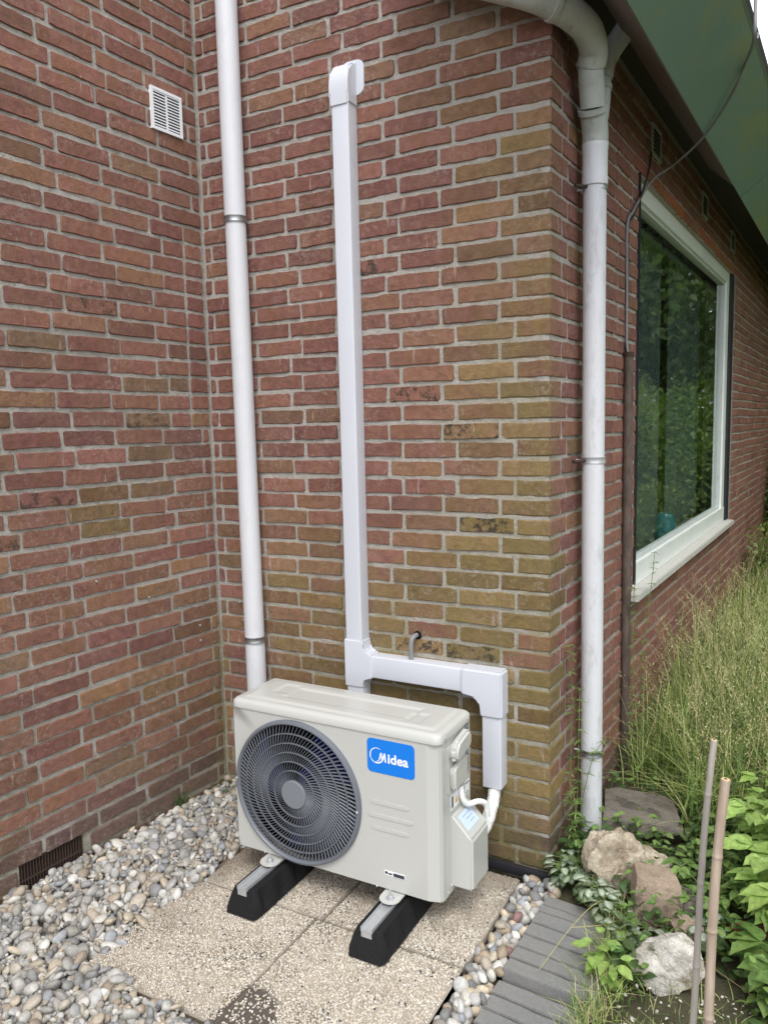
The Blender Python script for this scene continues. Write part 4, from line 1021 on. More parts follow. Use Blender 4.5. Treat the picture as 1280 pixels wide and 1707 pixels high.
def quat_mats(n, tilt=None):
    q=RNG.normal(size=(n,4)); 
    if tilt is not None:
        # mostly flat: small tilt plus free yaw
        yawr=RNG.uniform(0,2*np.pi,n); ax=RNG.normal(size=(n,2))*tilt
        q=np.stack([np.ones(n),ax[:,0],ax[:,1],np.zeros(n)],1); q/=np.linalg.norm(q,axis=1,keepdims=True)
        z=np.stack([np.cos(yawr/2),np.zeros(n),np.zeros(n),np.sin(yawr/2)],1)
        w1,x1,y1,z1=q.T; w2,x2,y2,z2=z.T
        q=np.stack([w1*w2-x1*x2-y1*y2-z1*z2,w1*x2+x1*w2+y1*z2-z1*y2,w1*y2-x1*z2+y1*w2+z1*x2,w1*z2+x1*y2-y1*x2+z1*w2],1)
    q/=np.linalg.norm(q,axis=1,keepdims=True); w_,x,y,z=q.T
    return np.stack([np.stack([1-2*(y*y+z*z),2*(x*y-z*w_),2*(x*z+y*w_)],1),np.stack([2*(x*y+z*w_),1-2*(x*x+z*z),2*(y*z-x*w_)],1),np.stack([2*(x*z-y*w_),2*(y*z+x*w_),1-2*(x*x+y*y)],1)],1)
PEBC = np.array([srgb(158,155,150),srgb(176,174,170),srgb(138,138,138),srgb(190,186,176),srgb(168,158,142),srgb(120,119,117),srgb(182,168,146),srgb(208,205,198),srgb(150,145,135),srgb(158,142,122),srgb(146,149,153),srgb(172,169,162),srgb(180,177,170)])
def stones(name, P, S, R_, C_, shapes, F, mat, smooth=True):
    n=len(P); k=len(shapes); idx=RNG.integers(0,k,n); SH=np.array(shapes)[idx]
    V=SH*S[:,None,:]; V=np.einsum('nij,nvj->nvi',R_,V)+P[:,None,:]; nv=V.shape[1]
    FFa=(F[None]+ (np.arange(n)*nv)[:,None,None]).reshape(-1,3); T=np.repeat(C_,nv,axis=0)
    return link(name, np_mesh(name,V.reshape(-1,3),FFa,T,[mat],smooth))
SH2=pebble_shapes(I1V,24); 
def scatter_poly(inside, bbox, d):
    out=[]; 
    nx=int((bbox[1]-bbox[0])/d)+1; ny=int((bbox[3]-bbox[2])/(d*.87))+1
    for j in range(ny):
        for i in range(nx):
            x=bbox[0]+(i+.5*(j%2))*d+random.uniform(-.33,.33)*d; y=bbox[2]+j*d*.87+random.uniform(-.33,.33)*d
            if inside(x,y): out.append((x,y))
    return np.array(out)
def wallA_x(y): return .0733*y if y<0 else 0
def left_edge(x,y):   # limit of pebbles against the slabs
    w_=.012*math.sin(y*19)+.010*math.sin(y*47+1)
    if y>-.985+.02*math.sin(x*9): return x < .352+w_ if y<-.06 else x<1.36
    e=-1.00-.055*min(1,max(0,(x-.36)/.3))+.012*math.sin(x*30)
    return y < e and x < .86+.02*math.sin(y*20)
def inA(x,y): return x>wallA_x(y)+.012 and y<-.012 and y>-2.3 and left_edge(x,y)
def inA_back(x,y): return inA(x,y) and not (y>-.10 and x>.5)
def gravel_h(x,y): d=max(0,x-wallA_x(y)); return max(.004,.048-.05*min(1,d/.5))+.008*math.sin(x*9+y*5)+(.006 if y<-1.0 else 0)
allP=[];allS=[]
for layer,(d,zo,smin,smax) in enumerate(((.026,-.030,.014,.021),(.0245,-.012,.012,.0215),(.034,.003,.013,.023))):
    P=scatter_poly(inA_back,(-.2,1.0,-2.3,0),d); 
    if layer==2: P=P[RNG.random(len(P))<.75]
    z=np.array([gravel_h(x,y) for x,y in P])+zo+RNG.normal(0,.003,len(P))
    r=RNG.uniform(smin,smax,len(P)); r*=np.where(RNG.random(len(P))<.12,1.25,1); r*=np.where(RNG.random(len(P))<.2,.72,1)
    allP.append(np.column_stack([P,z])); allS.append(np.stack([r*RNG.uniform(1.0,1.35,len(P)),r*RNG.uniform(.8,1.0,len(P)),r*RNG.uniform(.42,.7,len(P))],1))
P=np.concatenate(allP);S=np.concatenate(allS); c=(PEBC[RNG.integers(0,len(PEBC),len(P))]*.8+.2*np.array(srgb(168,165,160)))*RNG.uniform(.78,1.14,(len(P),1))
Pf=scatter_poly(inA_back,(-.2,1.0,-2.3,0),.019); zf=np.array([gravel_h(x,y) for x,y in Pf])-.006+RNG.normal(0,.005,len(Pf)); rf=RNG.uniform(.006,.0115,len(Pf))
P=np.concatenate([P,np.column_stack([Pf,zf])]); S=np.concatenate([S,np.stack([rf*1.2,rf*.95,rf*.65],1)]); c=np.concatenate([c,PEBC[RNG.integers(0,len(PEBC),len(Pf))]*RNG.uniform(.75,1.05,(len(Pf),1))])
gb=[];gf_=[]
for j in range(60):
    for i in range(30):
        y_=-2.35+2.34*j/59; x_=wallA_x(y_)+.002+(.36 if y_>-1.0 else .86)*i/29; gb.append((x_,y_,gravel_h(x_,y_)-.034))
for j in range(59):
    for i in range(29): a=j*30+i; gf_.append((a,a+1,a+31,a+30))
M_gbed=NT('gravel_grit'); M_gbed=M_gbed.fin(M_gbed.mix(M_gbed.ramp(M_gbed.noise(120,4,.7),[(.4,0),(.6,1)]), srgb(84,80,74), srgb(150,146,138)), .9, M_gbed.bump(M_gbed.noise(110,4,.7),.01,1))
o=link('gravel_bed',np_mesh('gravel_bed',gb,gf_,mats=[M_gbed],smooth=True)); tag(o,'fine grit under the river pebbles',None,None,'structure')
o=stones('gravel',P,S,quat_mats(len(P),.40),c,SH2,I1F,M_peb); tag(o,'bed of grey and beige river pebbles along the left wall','gravel',None,'stuff')
print('gravel',len(P))
def inR(x,y):
    xl=1.300+.004*math.sin(y*30); xr=1.392+.028*(y+.15)
    if y>-.13: return 1.300<x<1.43 and y<-.055
    return xl<x<xr and y>-1.5
allP=[];allS=[]
for (d,zo,smin,smax) in ((.026,-.036,.013,.018),(.029,-.018,.014,.021),(.052,-.008,.015,.023)):
    P=scatter_poly(inR,(1.28,1.45,-1.5,0),d); z=zo+RNG.normal(0,.003,len(P)); r=RNG.uniform(smin,smax,len(P))
    allP.append(np.column_stack([P,z])); allS.append(np.stack([r*RNG.uniform(1.0,1.35,len(P)),r*RNG.uniform(.85,1.0,len(P)),r*RNG.uniform(.6,.8,len(P))],1))
P=np.concatenate(allP);S=np.concatenate(allS); c=PEBC[RNG.integers(0,len(PEBC),len(P))]*RNG.uniform(.85,1.2,(len(P),1)); c[::41]=np.array(srgb(132,104,100))
o=stones('gravel',P,S,quat_mats(len(P),.5),c,pebble_shapes(I2V,12,.1) if False else SH2,I1F,M_peb); tag(o,'narrow strip of pebbles between the slabs and the grey pavers','gravel',None,'stuff')

patio = box('patio_bed', (.345,-1.032,-.07),(1.294,-.087,-.0070), M_sand); tag(patio,'sand bed carrying the washed gravel slabs',None,None,'structure')
AGC = .35*np.array(srgb(190,180,166))+.65*np.array([srgb(208,200,184),srgb(196,184,164),srgb(218,213,203),srgb(184,170,150),srgb(202,194,182),srgb(170,156,138),srgb(214,204,184),srgb(192,182,168),srgb(156,142,126),srgb(226,221,211)])
SH0=pebble_shapes(I0V,10,.1)
slabs=[(.362,.8295,-.5555,-.085),(.835,1.296,-.5555,-.085),(.340,.8105,-1.030,-.560),(.8145,1.294,-1.030,-.560),(.83,1.296,-1.505,-1.035)]
for si,(xa,xb,ya,yb) in enumerate(slabs):
    tz = -.0035-(.001 if si in (1,) else 0)
    s_ = box('paving_slab',(xa,ya,-.03 if si<4 else -.06),(xb,yb,tz), M_slab, patio, .003, 1)
    P=scatter_poly(lambda x,y: xa+.004<x<xb-.004 and ya+.004<y<yb-.004, (xa,xb,ya,yb), .0066)
    keep=[]
    for i,(x,y) in enumerate(P):
        n=noise.noise(Vector((x*7,y*7,si)))
        d1 = si==3 and (x-.86)**2+(y+.96)**2 < .0085*(1+.8*n)    # worn dark patch
        keep.append(random.random() < (.35 if d1 else .94))
    P=P[np.array(keep)]; n=len(P); z=np.full(n,tz)+RNG.normal(-.0001,.0007,n)
    r=RNG.uniform(.0030,.0048,n); S=np.stack([r*RNG.uniform(1,1.3,n),r*RNG.uniform(.8,1,n),r*RNG.uniform(.6,.85,n)],1)
    c=AGC[RNG.integers(0,len(AGC),n)]*RNG.uniform(.88,1.1,(n,1))
    # darker grime on the rear slabs and on the far side of each slab
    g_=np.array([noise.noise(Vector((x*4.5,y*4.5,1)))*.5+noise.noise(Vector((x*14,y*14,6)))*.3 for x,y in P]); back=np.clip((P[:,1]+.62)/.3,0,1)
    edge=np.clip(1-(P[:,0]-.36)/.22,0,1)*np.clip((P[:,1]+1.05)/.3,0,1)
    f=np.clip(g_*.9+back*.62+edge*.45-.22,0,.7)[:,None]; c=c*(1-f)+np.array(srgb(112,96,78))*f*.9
    dk=RNG.random(n)<.012; c[dk]=np.array(srgb(70,70,74))
    ag=stones('aggregate',np.column_stack([P,z]),S,quat_mats(n),c,SH0,I0F,M_agg); ag['kind']='stuff'; setpar(ag,s_)
# clinker edging strips
edging = box('paved_edge_bed',(1.38,-1.35,-.10),(1.70,-.05,-.075),M_sand); tag(edging,'bed under the grey clinker pavers beside the slabs',None,None,'structure')
u_=Vector((.9950,-.0998,0)); v_=Vector((.0998,.9950,0))
def paver(i, yy, zt, xl, L, wdt):
    O=Vector((xl,yy,0)); bm=bmesh.new(); P=[]; r=random.Random(i)
    nx=6
    g0=[];
    tilt=r.uniform(-.003,.003)
    top=[];
    for k in range(nx+1):
        for e in (0,1):
            p=O+u_*(L*k/nx)+v_*(-wdt*e); top.append((p.x+r.gauss(0,.0008),p.y+r.gauss(0,.0009),zt+tilt*(k/nx)+r.gauss(0,.0005)))
    vt=[bm.verts.new(p) for p in top]; vb=[bm.verts.new((p[0],p[1],-.075)) for p in top]
    for k in range(nx):
        a=2*k; bm.faces.new((vt[a],vt[a+1],vt[a+3],vt[a+2])); bm.faces.new((vt[a],vt[a+2],vb[a+2],vb[a])); bm.faces.new((vt[a+1],vb[a+1],vb[a+3],vt[a+3])); bm.faces.new((vb[a],vb[a+2],vb[a+3],vb[a+1]))
    bm.faces.new((vt[0],vb[0],vb[1],vt[1])); bm.faces.new((vt[-2],vt[-1],vb[-1],vb[-2]))
    bmesh.ops.recalc_face_normals(bm,faces=bm.faces[:])
    bmesh.ops.bevel(bm, geom=[e for e in bm.edges if abs(e.verts[0].co.z-zt)<.01 and abs(e.verts[1].co.z-zt)<.01 and len(e.link_faces)==2 and e.calc_face_angle()>1], offset=.0022, segments=2, affect='EDGES')
    return from_bm('paver',bm,M_paver,edging,angle=35)
ys=[-.135,-.192,-.232,-.290,-.352,-.412,-.466]
for i,y in enumerate(ys):
    y2 = ys[i+1] if i+1<len(ys) else -.520
    paver(i,y,.004 if i!=0 else .0,1.405+.03*(y+.15),.248+random.uniform(-.006,.008),(y-y2)*.995-.0050)
y=-.527
for i in range(12):
    wd_=.0585; paver(20+i,y,-.024,1.388+.02*(y+.5),.250+random.uniform(-.008,.008),wd_-.0050); y-=wd_+.001
# narrow kerb and dark drain strip against wall B
o = box('edging_strip',(1.0,-.045,-.02),(1.40,-.028,.012),M_black,None,.003); tag(o,'thin dark edging strip lying along the foot of the middle wall','edging')

# ------------------------------------------------------------------ rocks
def rock(name, loc, size, mat, seed, label, planes=9, rot=0, rough=.10, boxy=0, cat='stone'):
    r=random.Random(seed); bm=bmesh.new(); bmesh.ops.create_icosphere(bm, subdivisions=5, radius=1.0)
    PL=[]
    for i in range(planes):
        n=Vector((r.gauss(0,1),r.gauss(0,1),r.gauss(0,1))).normalized(); PL.append((n,r.uniform(.55,.82)))
    if boxy: PL=[(Vector(a).normalized(),boxy+r.uniform(-.04,.04)) for a in ((1,.1,0),(-1,0,.12),(.1,1,0),(0,-1,.1),(.08,0,1),(0,0,-1))]+PL[:2]
    for v in bm.verts:
        p=v.co.copy()
        for n,d in PL:
            k=p.dot(n)
            if k>d: p -= n*(k-d)*.97
        o=Vector((seed*3.3,seed,0)); p += p.normalized()*(rough*noise.noise(p*2.2+o)+rough*.55*noise.noise(p*5+o)+rough*.3*noise.noise(p*12+o)+rough*.2*noise.noise(p*26+o))
        v.co=p
    M_=Matrix.Translation(loc) @ Matrix.Rotation(rot,4,'Z') @ Matrix.Diagonal((*size,1)); bmesh.ops.transform(bm, matrix=M_, verts=bm.verts[:])
    o=from_bm(name,bm,mat,None,angle=28); tag(o,label,cat); return o
MR1=rock_mat('cream_rock', srgb(134,116,96), srgb(196,184,164), srgb(78,66,52)); MR2=rock_mat('brown_sandstone', srgb(146,128,112), srgb(168,150,132), srgb(112,100,88)); MR3=rock_mat('white_rock', srgb(176,168,156), srgb(216,211,202), srgb(130,120,92)); MR4=rock_mat('slate_slab', srgb(110,104,96), srgb(134,126,116), srgb(84,80,74))
MR5=rock_mat('red_brick_rubble', srgb(132,74,56), srgb(150,88,66), srgb(110,60,46))
rock('boulder',(1.585,-.015,.095),(.098,.085,.125),MR1,3,'large cream rock leaning at the back next to the rain pipe foot',11,.4,.15)
rock('boulder',(1.68,.045,.085),(.065,.06,.055),MR1,14,'small cream rock wedged behind the large cream rock',8,.4)
rock('boulder',(1.722,-.122,.078),(.100,.09,.118),MR2,5,'square brown sandstone block in the middle of the rock row',6,.3,.025,boxy=.62)
rock('boulder',(1.80,-.075,.05),(.06,.07,.07),MR4,8,'dark grey stone behind the brown sandstone block',8,.1)
rock('boulder',(1.788,-.350,.052),(.100,.08,.09),MR3,9,'white jagged rock nearest the bamboo canes',9,-.3,.1)
rock('boulder',(1.825,-.20,.045),(.065,.05,.05),MR2,12,'small pinkish brown stone above the white rock',7,.6)
rock('boulder',(1.56,-.06,.02),(.05,.05,.05),MR4,21,'small dark stone tucked under the large cream rock',7,.2)
rock('stone_slab',(1.585,.40,.035),(.215,.20,.085),MR4,6,'flat grey broken slab lying between the pipe and the grass',6,.2,.03,boxy=.62)
rock('brick_rubble',(1.995,-.13,.04),(.085,.05,.035),MR5,31,'half buried red brick under the broad leaves',2,.15,.03,boxy=.85,cat='brick')

# ------------------------------------------------------------------ bamboo canes
def cane(p0, p1, r, nodes, mat, label, lean=.0):
    t = empty('bamboo_cane', p0, label, 'cane'); p0=Vector(p0);p1=Vector(p1); pts=[];rs=[]; d=(p1-p0)
    zs=sorted(set([0,1]+[k/40 for k in range(41)]+[n+o for n in nodes for o in (-.012,-.006,-.003,0,.003,.006,.012)])); zs=[z for z in zs if 0<=z<=1]
    for z in zs:
        off=Vector((.006*math.sin(z*5+r*90),.003*math.sin(z*7),0)); k=1
        for n in nodes:
            if abs(z-n)<.0075: k=1+.16*(1-abs(z-n)/.0075)
        pts.append(p0+d*z+off); rs.append(r*(1-.08*z)*k)
    tube('culm',pts,rs,mat,t,16,.012,angle=60)
    tube('cut_end',[pts[-1]-d.normalized()*.001,pts[-1]+d.normalized()*.0015],r*.8,plastic('pale_cut_wood',srgb(206,180,140),.7),t,14)
    lathe('pith',[(0,.0022),(r*.32,.0022)],pts[-1],d,M_iron,t,10)
cane((1.879,-.691,-.08),(1.927,-.671,.806),.0076,[.135,.42,.64,.865],bamboo_mat('grey_bamboo',srgb(150,143,134),srgb(172,165,155),srgb(100,84,72)),'thinner grey bamboo cane, the taller of the pair')
cane((1.917,-.739,-.08),(1.954,-.719,.745),.0104,[.12,.36,.60,.80],bamboo_mat('tan_bamboo',srgb(162,143,126),srgb(186,170,152),srgb(118,92,76)),'thicker tan bamboo cane with a pale sawn top')

# ------------------------------------------------------------------ vegetation
def norm(a): return a/np.maximum(np.linalg.norm(a,axis=-1,keepdims=True),1e-9)
def leaf_verts(P, D, N, L, Wd, bend=.25, shape='oval'):
    """P base (n,3), D direction, N upper normal; returns verts (n,9,3) and faces for one leaf"""
    D=norm(D); S_=norm(np.cross(D,N)); Nn=np.cross(S_,D); L=L[:,None]; Wd=Wd[:,None]
    prof={'oval':((.10,.50),(.25,.84),(.45,1.0),(.65,.84),(.84,.48)),'maple':((.08,.50),(.2,.95),(.42,1.0),(.62,.78),(.70,.84),(.86,.34)),'lance':((.15,.42),(.4,.6),(.7,.42))}[shape]
    fold=.16; n_=len(P); V=[P]; m=len(prof); jit=RNG.uniform(.9,1.1,(n_,m,2)); cup=RNG.uniform(.3,1.6,(n_,1)); tw=RNG.normal(0,.12,(n_,1))
    for k,(t,w_) in enumerate(prof):
        c_=P+D*L*t-Nn*L*bend*cup*t*t+S_*L*tw*t*t
        V+= [c_-S_*Wd*w_*.5*jit[:,k,:1]+Nn*Wd*fold*w_, c_, c_+S_*Wd*w_*.5*jit[:,k,1:]+Nn*Wd*fold*w_]
    V.append(P+D*L-Nn*L*bend*cup+S_*L*tw)
    F=[(0,1,2),(0,2,3)]
    for k in range(m-1):
        a=1+3*k; F+=[(a,a+3,a+1),(a+1,a+3,a+4),(a+1,a+4,a+2),(a+2,a+4,a+5)]
    a=1+3*(m-1); F+=[(a,a+3,a+1),(a+1,a+3,a+2)]
    return np.stack(V,1), np.array(F)
def leaf_mesh(name, P,D,N,L,Wd,C_,mat,shape='oval',bend=.25,parent=None,kind=None,edge=None):
    V,F=leaf_verts(P,D,N,L,Wd,bend,shape); n,nv=V.shape[:2]; FFa=(F[None]+(np.arange(n)*nv)[:,None,None]).reshape(-1,3)
    T=np.repeat(C_[:,None,:],nv,axis=1)
    if edge is not None:
        mids=[i for i in range(2,nv-1,3)][:-1]; T[:,mids,:]=np.array(edge)[None,None]; T[:,[i-1 for i in mids[1:]],:]=T[:,[i-1 for i in mids[1:]],:]*.6+.4*np.array(edge)
    else:
        T=T.copy(); mids=[i for i in range(2,nv-1,3)]; T[:,mids,:]*=1.22
    o=link(name,np_mesh(name,V.reshape(-1,3),FFa,T.reshape(-1,3),[mat],True),kind=kind)
    if parent is not None: setpar(o,parent)
    return o
def greens(n, base, var=.25, yel=.2):
    base=np.array(base); c=np.tile(base,(n,1))*RNG.uniform(1-var,1+var,(n,1)); y=RNG.random((n,1))*yel; return c*(1-y)+np.array((.30,.27,.07))*y
G_DARK=(.055,.11,.035); G_MID=(.13,.22,.06); G_BRT=(.27,.40,.11); G_YEL=(.42,.48,.17); G_STRAW=(.54,.49,.27)
def grass(name, fn, n, hmin, hmax, wd, cols, label, bendk=.5, seg=4, parent=None, lean=(0,0)):
    XY=[]; 
    while len(XY)<n:
        p=fn()
        if p is not None: XY.append(p)
    P=np.array(XY,float); h=RNG.uniform(hmin,hmax,n); az=RNG.uniform(0,2*np.pi,n); D=np.stack([np.cos(az),np.sin(az)],1)+np.array(lean); b=RNG.uniform(.05,bendk,n)*h
    sd_=np.stack([-np.sin(az),np.cos(az)],1); 
    V=[]; 
    for k in range(seg+1):
        t=k/seg; z=P[:,2]+h*(t-.25*(b/h)*t*t*1.4); xy=P[:,:2]+D*(b*t**2)[:,None]; w_=wd*(1-t)**.7+.0003
        V.append(np.column_stack([xy-sd_*w_,z])); V.append(np.column_stack([xy+sd_*w_,z]))
    V=np.stack(V,1); F=[]
    for k in range(seg): a=2*k; F.append((a,a+1,a+3,a+2))
    F=np.array(F); nv=V.shape[1]; FFa=(F[None]+(np.arange(n)*nv)[:,None,None]).reshape(-1,4)
    cidx=RNG.integers(0,len(cols),n); T=np.array(cols)[cidx]*RNG.uniform(.75,1.25,(n,1)); T=np.repeat(T,nv,axis=0)
    o=link(name,np_mesh(name,V.reshape(-1,3),FFa,T,[M_grass],True)); 
    if parent is not None: setpar(o,parent)
    if label: tag(o,label,'grass',None,'stuff')
    return o
def gz(x,y): return .0
def reg_grass():
    t=random.uniform(.42,6.5)**1.0; n=random.uniform(.03,2.6)
    if t<1.0 and n>.9 : return None
    if t<.75 and .03<n<.32: return None
    p=wp('C',t,n,0); return (p.x,p.y,-.01)
def reg_near():
    t=random.uniform(.45,2.2); n=random.uniform(.10,1.1); 
    if t<.75 and n<.34: return None
    p=wp('C',t,n,0); return (p.x,p.y,-.01)
grass('tall_grass',reg_near,6000,.08,.38,.0017,[G_MID,G_DARK,G_YEL,G_YEL],'tall green grass growing along the right wall',1.3,5)
grass('tall_grass',reg_grass,20000,.12,.46,.0024,[G_YEL,G_MID,G_YEL,G_YEL,G_MID,G_STRAW],'pale yellow-green meadow grass beyond the window',1.2,5)
grass('broad_grass',reg_near,420,.10,.36,.0045,[G_MID,G_YEL,G_DARK,G_STRAW],'broader bent grass blades with a few dead ones near the wall',1.4,5)
grass('broad_grass',reg_grass,1200,.14,.40,.005,[G_MID,G_YEL,G_BRT,G_STRAW],'broader bent grass blades in the meadow grass',1.4,5)
# arching flower stalks with seed heads
def stalks(fn, n, h0, h1, label, spr=.05):
    SV=[];SF=[];ST=[];LP=[];LD=[];LN=[];LL=[];LC=[]; nvt=0
    for i in range(n):
        p=None
        while p is None: p=fn()
        h=random.uniform(h0,h1); az=random.uniform(0,6.28); b=random.uniform(.1,.55)*h; col=np.array(random.choice([G_YEL,G_STRAW,G_STRAW,G_MID]))*random.uniform(.8,1.2)
        pts=[Vector((p[0]+math.cos(az)*b*t**2.2,p[1]+math.sin(az)*b*t**2.2,p[2]+h*(t-.22*(b/h)*t*t))) for t in np.linspace(0,1,9)]
        sd_=Vector((-math.sin(az),math.cos(az),0))
        for q in pts:
            w_=.0009; SV += [tuple(q-sd_*w_),tuple(q+sd_*w_),tuple(q+Vector((0,0,w_*1.5)))]; ST += [col]*3
        for k in range(8):
            a=nvt+3*k
            for u0,u1 in ((0,1),(1,2),(2,0)): SF.append((a+u0,a+u1,a+3+u1,a+3+u0))
        nvt+=27
        for k in range(22):
            t=random.uniform(.68,1.0); i_=min(7,int(t*8)); f=t*8-i_; q=pts[i_].lerp(pts[i_+1],f); rr=spr*(1.05-t)*1.6
            off=Vector((random.gauss(0,1),random.gauss(0,1),random.gauss(0,.6)))*rr*.5; d=(pts[-1]-pts[-2]).normalized()+off.normalized()*.8
            LP.append(q+off); LD.append(d); LN.append((0.1,0,1)); LL.append(random.uniform(.006,.013)); LC.append(np.array(G_STRAW)*random.uniform(.7,1.25))
    o=link('seed_grass',np_mesh('seed_grass',SV,SF,np.array(ST),[M_grass],True)); tag(o,label,'grass',None,'stuff')
    lo=leaf_mesh('seed_heads',np.array([p[:] for p in LP]),np.array([d[:] for d in LD]),np.array(LN,float)+RNG.normal(0,.3,(len(LN),3)),np.array(LL),np.array(LL)*.4,np.array(LC),M_grass,'lance',parent=o,kind='stuff')
stalks(reg_near,620,.35,.72,'flowering grass stalks with straw seed heads near the right wall')
stalks(reg_grass,1300,.4,.7,'flowering grass stalks farther along the window wall',.06)
# low leafy ground cover round the rocks and pipe foot
def cover(fn, n, label, base, L0, L1, h0, h1, shape='oval', yel=.15, wr=.7, name='ground_cover'):
    P=[]
    while len(P)<n:
        p=fn()
        if p is not None: P.append((p[0],p[1],p[2]+random.uniform(h0,h1)))
    P=np.array(P); D=RNG.normal(size=(n,3)); D[:,2]=np.abs(D[:,2])*.35; N=RNG.normal(0,.35,(n,3)); N[:,2]=1; L=RNG.uniform(L0,L1,n)
    o=leaf_mesh(name,P,D,N,L,L*wr,greens(n,base,.35,yel),M_leaf,shape,.35); tag(o,label,'plant',None,'stuff'); return o
def reg_rocks():
    x=random.uniform(1.40,2.3); y=random.uniform(-.45,.62)
    if x<1.66 and y<-.08: return None
    if 1.42<x<1.74 and .28<y<.56: return (x,y,.0) if random.random()<.03 else None
    if x>1.66+.1 and y<-.3 and x<1.98: return None
    return (x,y,-.01)
cover(reg_rocks,2600,'dark green low leaves growing between the rocks',G_DARK,.018,.042,0,.10)
cover(reg_rocks,1000,'brighter small lobed leaves among the rocks',G_MID,.014,.034,.03,.16)
def reg_back():
    p=wp('C',random.uniform(.6,3.2),random.uniform(.45,2.2),0); return (p.x,p.y,0)
cover(reg_back,7500,'mixed green weeds growing in the tall grass',(.15,.25,.07),.025,.06,0,.34,'lance',.4,.4)
def reg_edge():
    y=random.uniform(-.75,-.02); x=1.66+.02*y+random.gauss(0,.028); return (x,y,-.01)
grass('edge_grass',reg_edge,750,.03,.11,.0012,[G_YEL,G_MID,G_STRAW],'thin straggly grass along the right edge of the pavers',1.2)
def reg_soil():
    x=random.uniform(1.66,1.98); y=random.uniform(-.75,-.35); return (x,y,-.0)
grass('soil_grass',reg_soil,240,.015,.06,.001,[G_YEL,G_STRAW,G_MID],'sparse dry grass tufts on the bare soil by the canes',1.6)
n=160; P=np.column_stack([RNG.uniform(1.68,2.0,n),RNG.uniform(-.8,-.35,n),np.full(n,.004)]); r=RNG.uniform(.002,.006,n)
o=stones('soil_bits',P,np.stack([r*1.3,r,r*.5],1),quat_mats(n,.3),np.tile(np.array(srgb(214,208,196)),(n,1))*RNG.uniform(.4,1.05,(n,1)),SH0,I0F,M_peb); tag(o,'pale grit and shell bits on the dark soil','grit',None,'stuff')

# individual leafy plants
def rosette_plant(name, base, h, nst, Lf, label, cat='plant', col=G_BRT, spread=.12, shape='maple', group=None, leaflets=3, edge=None, wr=.62, levels=3):
    t=empty(name, base, label, cat, group); b=Vector(base); P=[];D=[];N=[];L=[]; bm=bmesh.new(); r=random
    for i in range(nst):
        az=r.uniform(0,6.28); sp_=r.uniform(.2,1)*spread; hh=h*r.uniform(.7,1.05)
        top=b+Vector((math.cos(az)*sp_,math.sin(az)*sp_,hh)); mid=b+Vector((math.cos(az)*sp_*.35,math.sin(az)*sp_*.35,hh*.55)); path=smooth_path([b,mid,top],5); bm_tube(bm,path,.0017,6)
        for lv in range(levels):
            q=path[int((len(path)-1)*(1-lv*.24))]; a0=r.uniform(0,6.28)
            for side in range(3 if lv==0 else 2):
                a=a0+side*(2.1 if lv==0 else 3.14); pet=q+Vector((math.cos(a),math.sin(a),.25))*Lf*.5; bm_tube(bm,[q,pet],.0011,5)
                for lf in range(leaflets):
                    aa=a+(lf-(leaflets-1)/2)*.85; P.append(pet[:]); D.append((math.cos(aa),math.sin(aa),r.uniform(-.15,.12))); N.append((r.gauss(0,.18),r.gauss(0,.18),1)); L.append(Lf*r.uniform(.75,1.15))
    from_bm('stem',bm,plastic_stem,t,angle=60)
    L=np.array(L); n=len(L)
    leaf_mesh('foliage',np.array(P),np.array(D),np.array(N),L,L*wr,greens(n,col,.22,.15),M_leaf,shape,.22,t,None,edge)
    return t
plastic_stem=NT('green_stem'); plastic_stem=plastic_stem.fin((.12,.17,.05),.6)
for i,(bx_,by_,h,nst,Lf,lab) in enumerate([
    (2.07,-.10,.30,5,.086,'bright broad-leaved shrub at the right edge above the half buried brick'),
    (2.10,.18,.42,6,.080,'tall bright leafy shrub farther back at the right edge'),
    (2.11,-.38,.15,4,.088,'low broad-leaved plant right of the tan bamboo cane'),
    (2.09,-.56,.10,5,.056,'darker broad-leaved seedling near the bottom right corner'),
    (1.90,-.02,.17,6,.040,'small leafy plant behind the bamboo canes and pinkish stone'),
    (1.98,.36,.32,6,.056,'fresh green bushy weed behind the shrub at the right'),
    (2.16,.60,.48,7,.068,'tallest leafy weed standing in the grass at the right edge')]):
    rosette_plant('leafy_shrub',(bx_,by_,-.01),h,nst,Lf,lab,col=G_BRT if i in (0,1,5) else (G_MID if i!=3 else G_DARK),spread=.16)
# variegated dead-nettles with pale leaf centres
for i,(bx_,by_,lab) in enumerate([(1.425,-.035,'silver-marked leaves at the foot of the outer brick corner'),(1.50,-.045,'silver-marked leafy plant between the corner and the cream rock'),(1.60,-.175,'silver-marked plant in front of the large cream rock'),(1.685,-.27,'silver-marked plant creeping beside the white rock'),(1.66,-.42,'pale green nettle growing at the paver edge'),(1.87,-.17,'silver-marked leaves behind the grey bamboo cane'),(1.545,-.11,'small silver-marked sprig at the paver end')]):
    rosette_plant('dead_nettle',(bx_,by_,.0),.075,4,.044,lab,col=G_DARK if i!=4 else G_BRT,spread=.06,shape='oval',leaflets=1,edge=(.55,.60,.50) if i!=4 else None,wr=.62,levels=4)
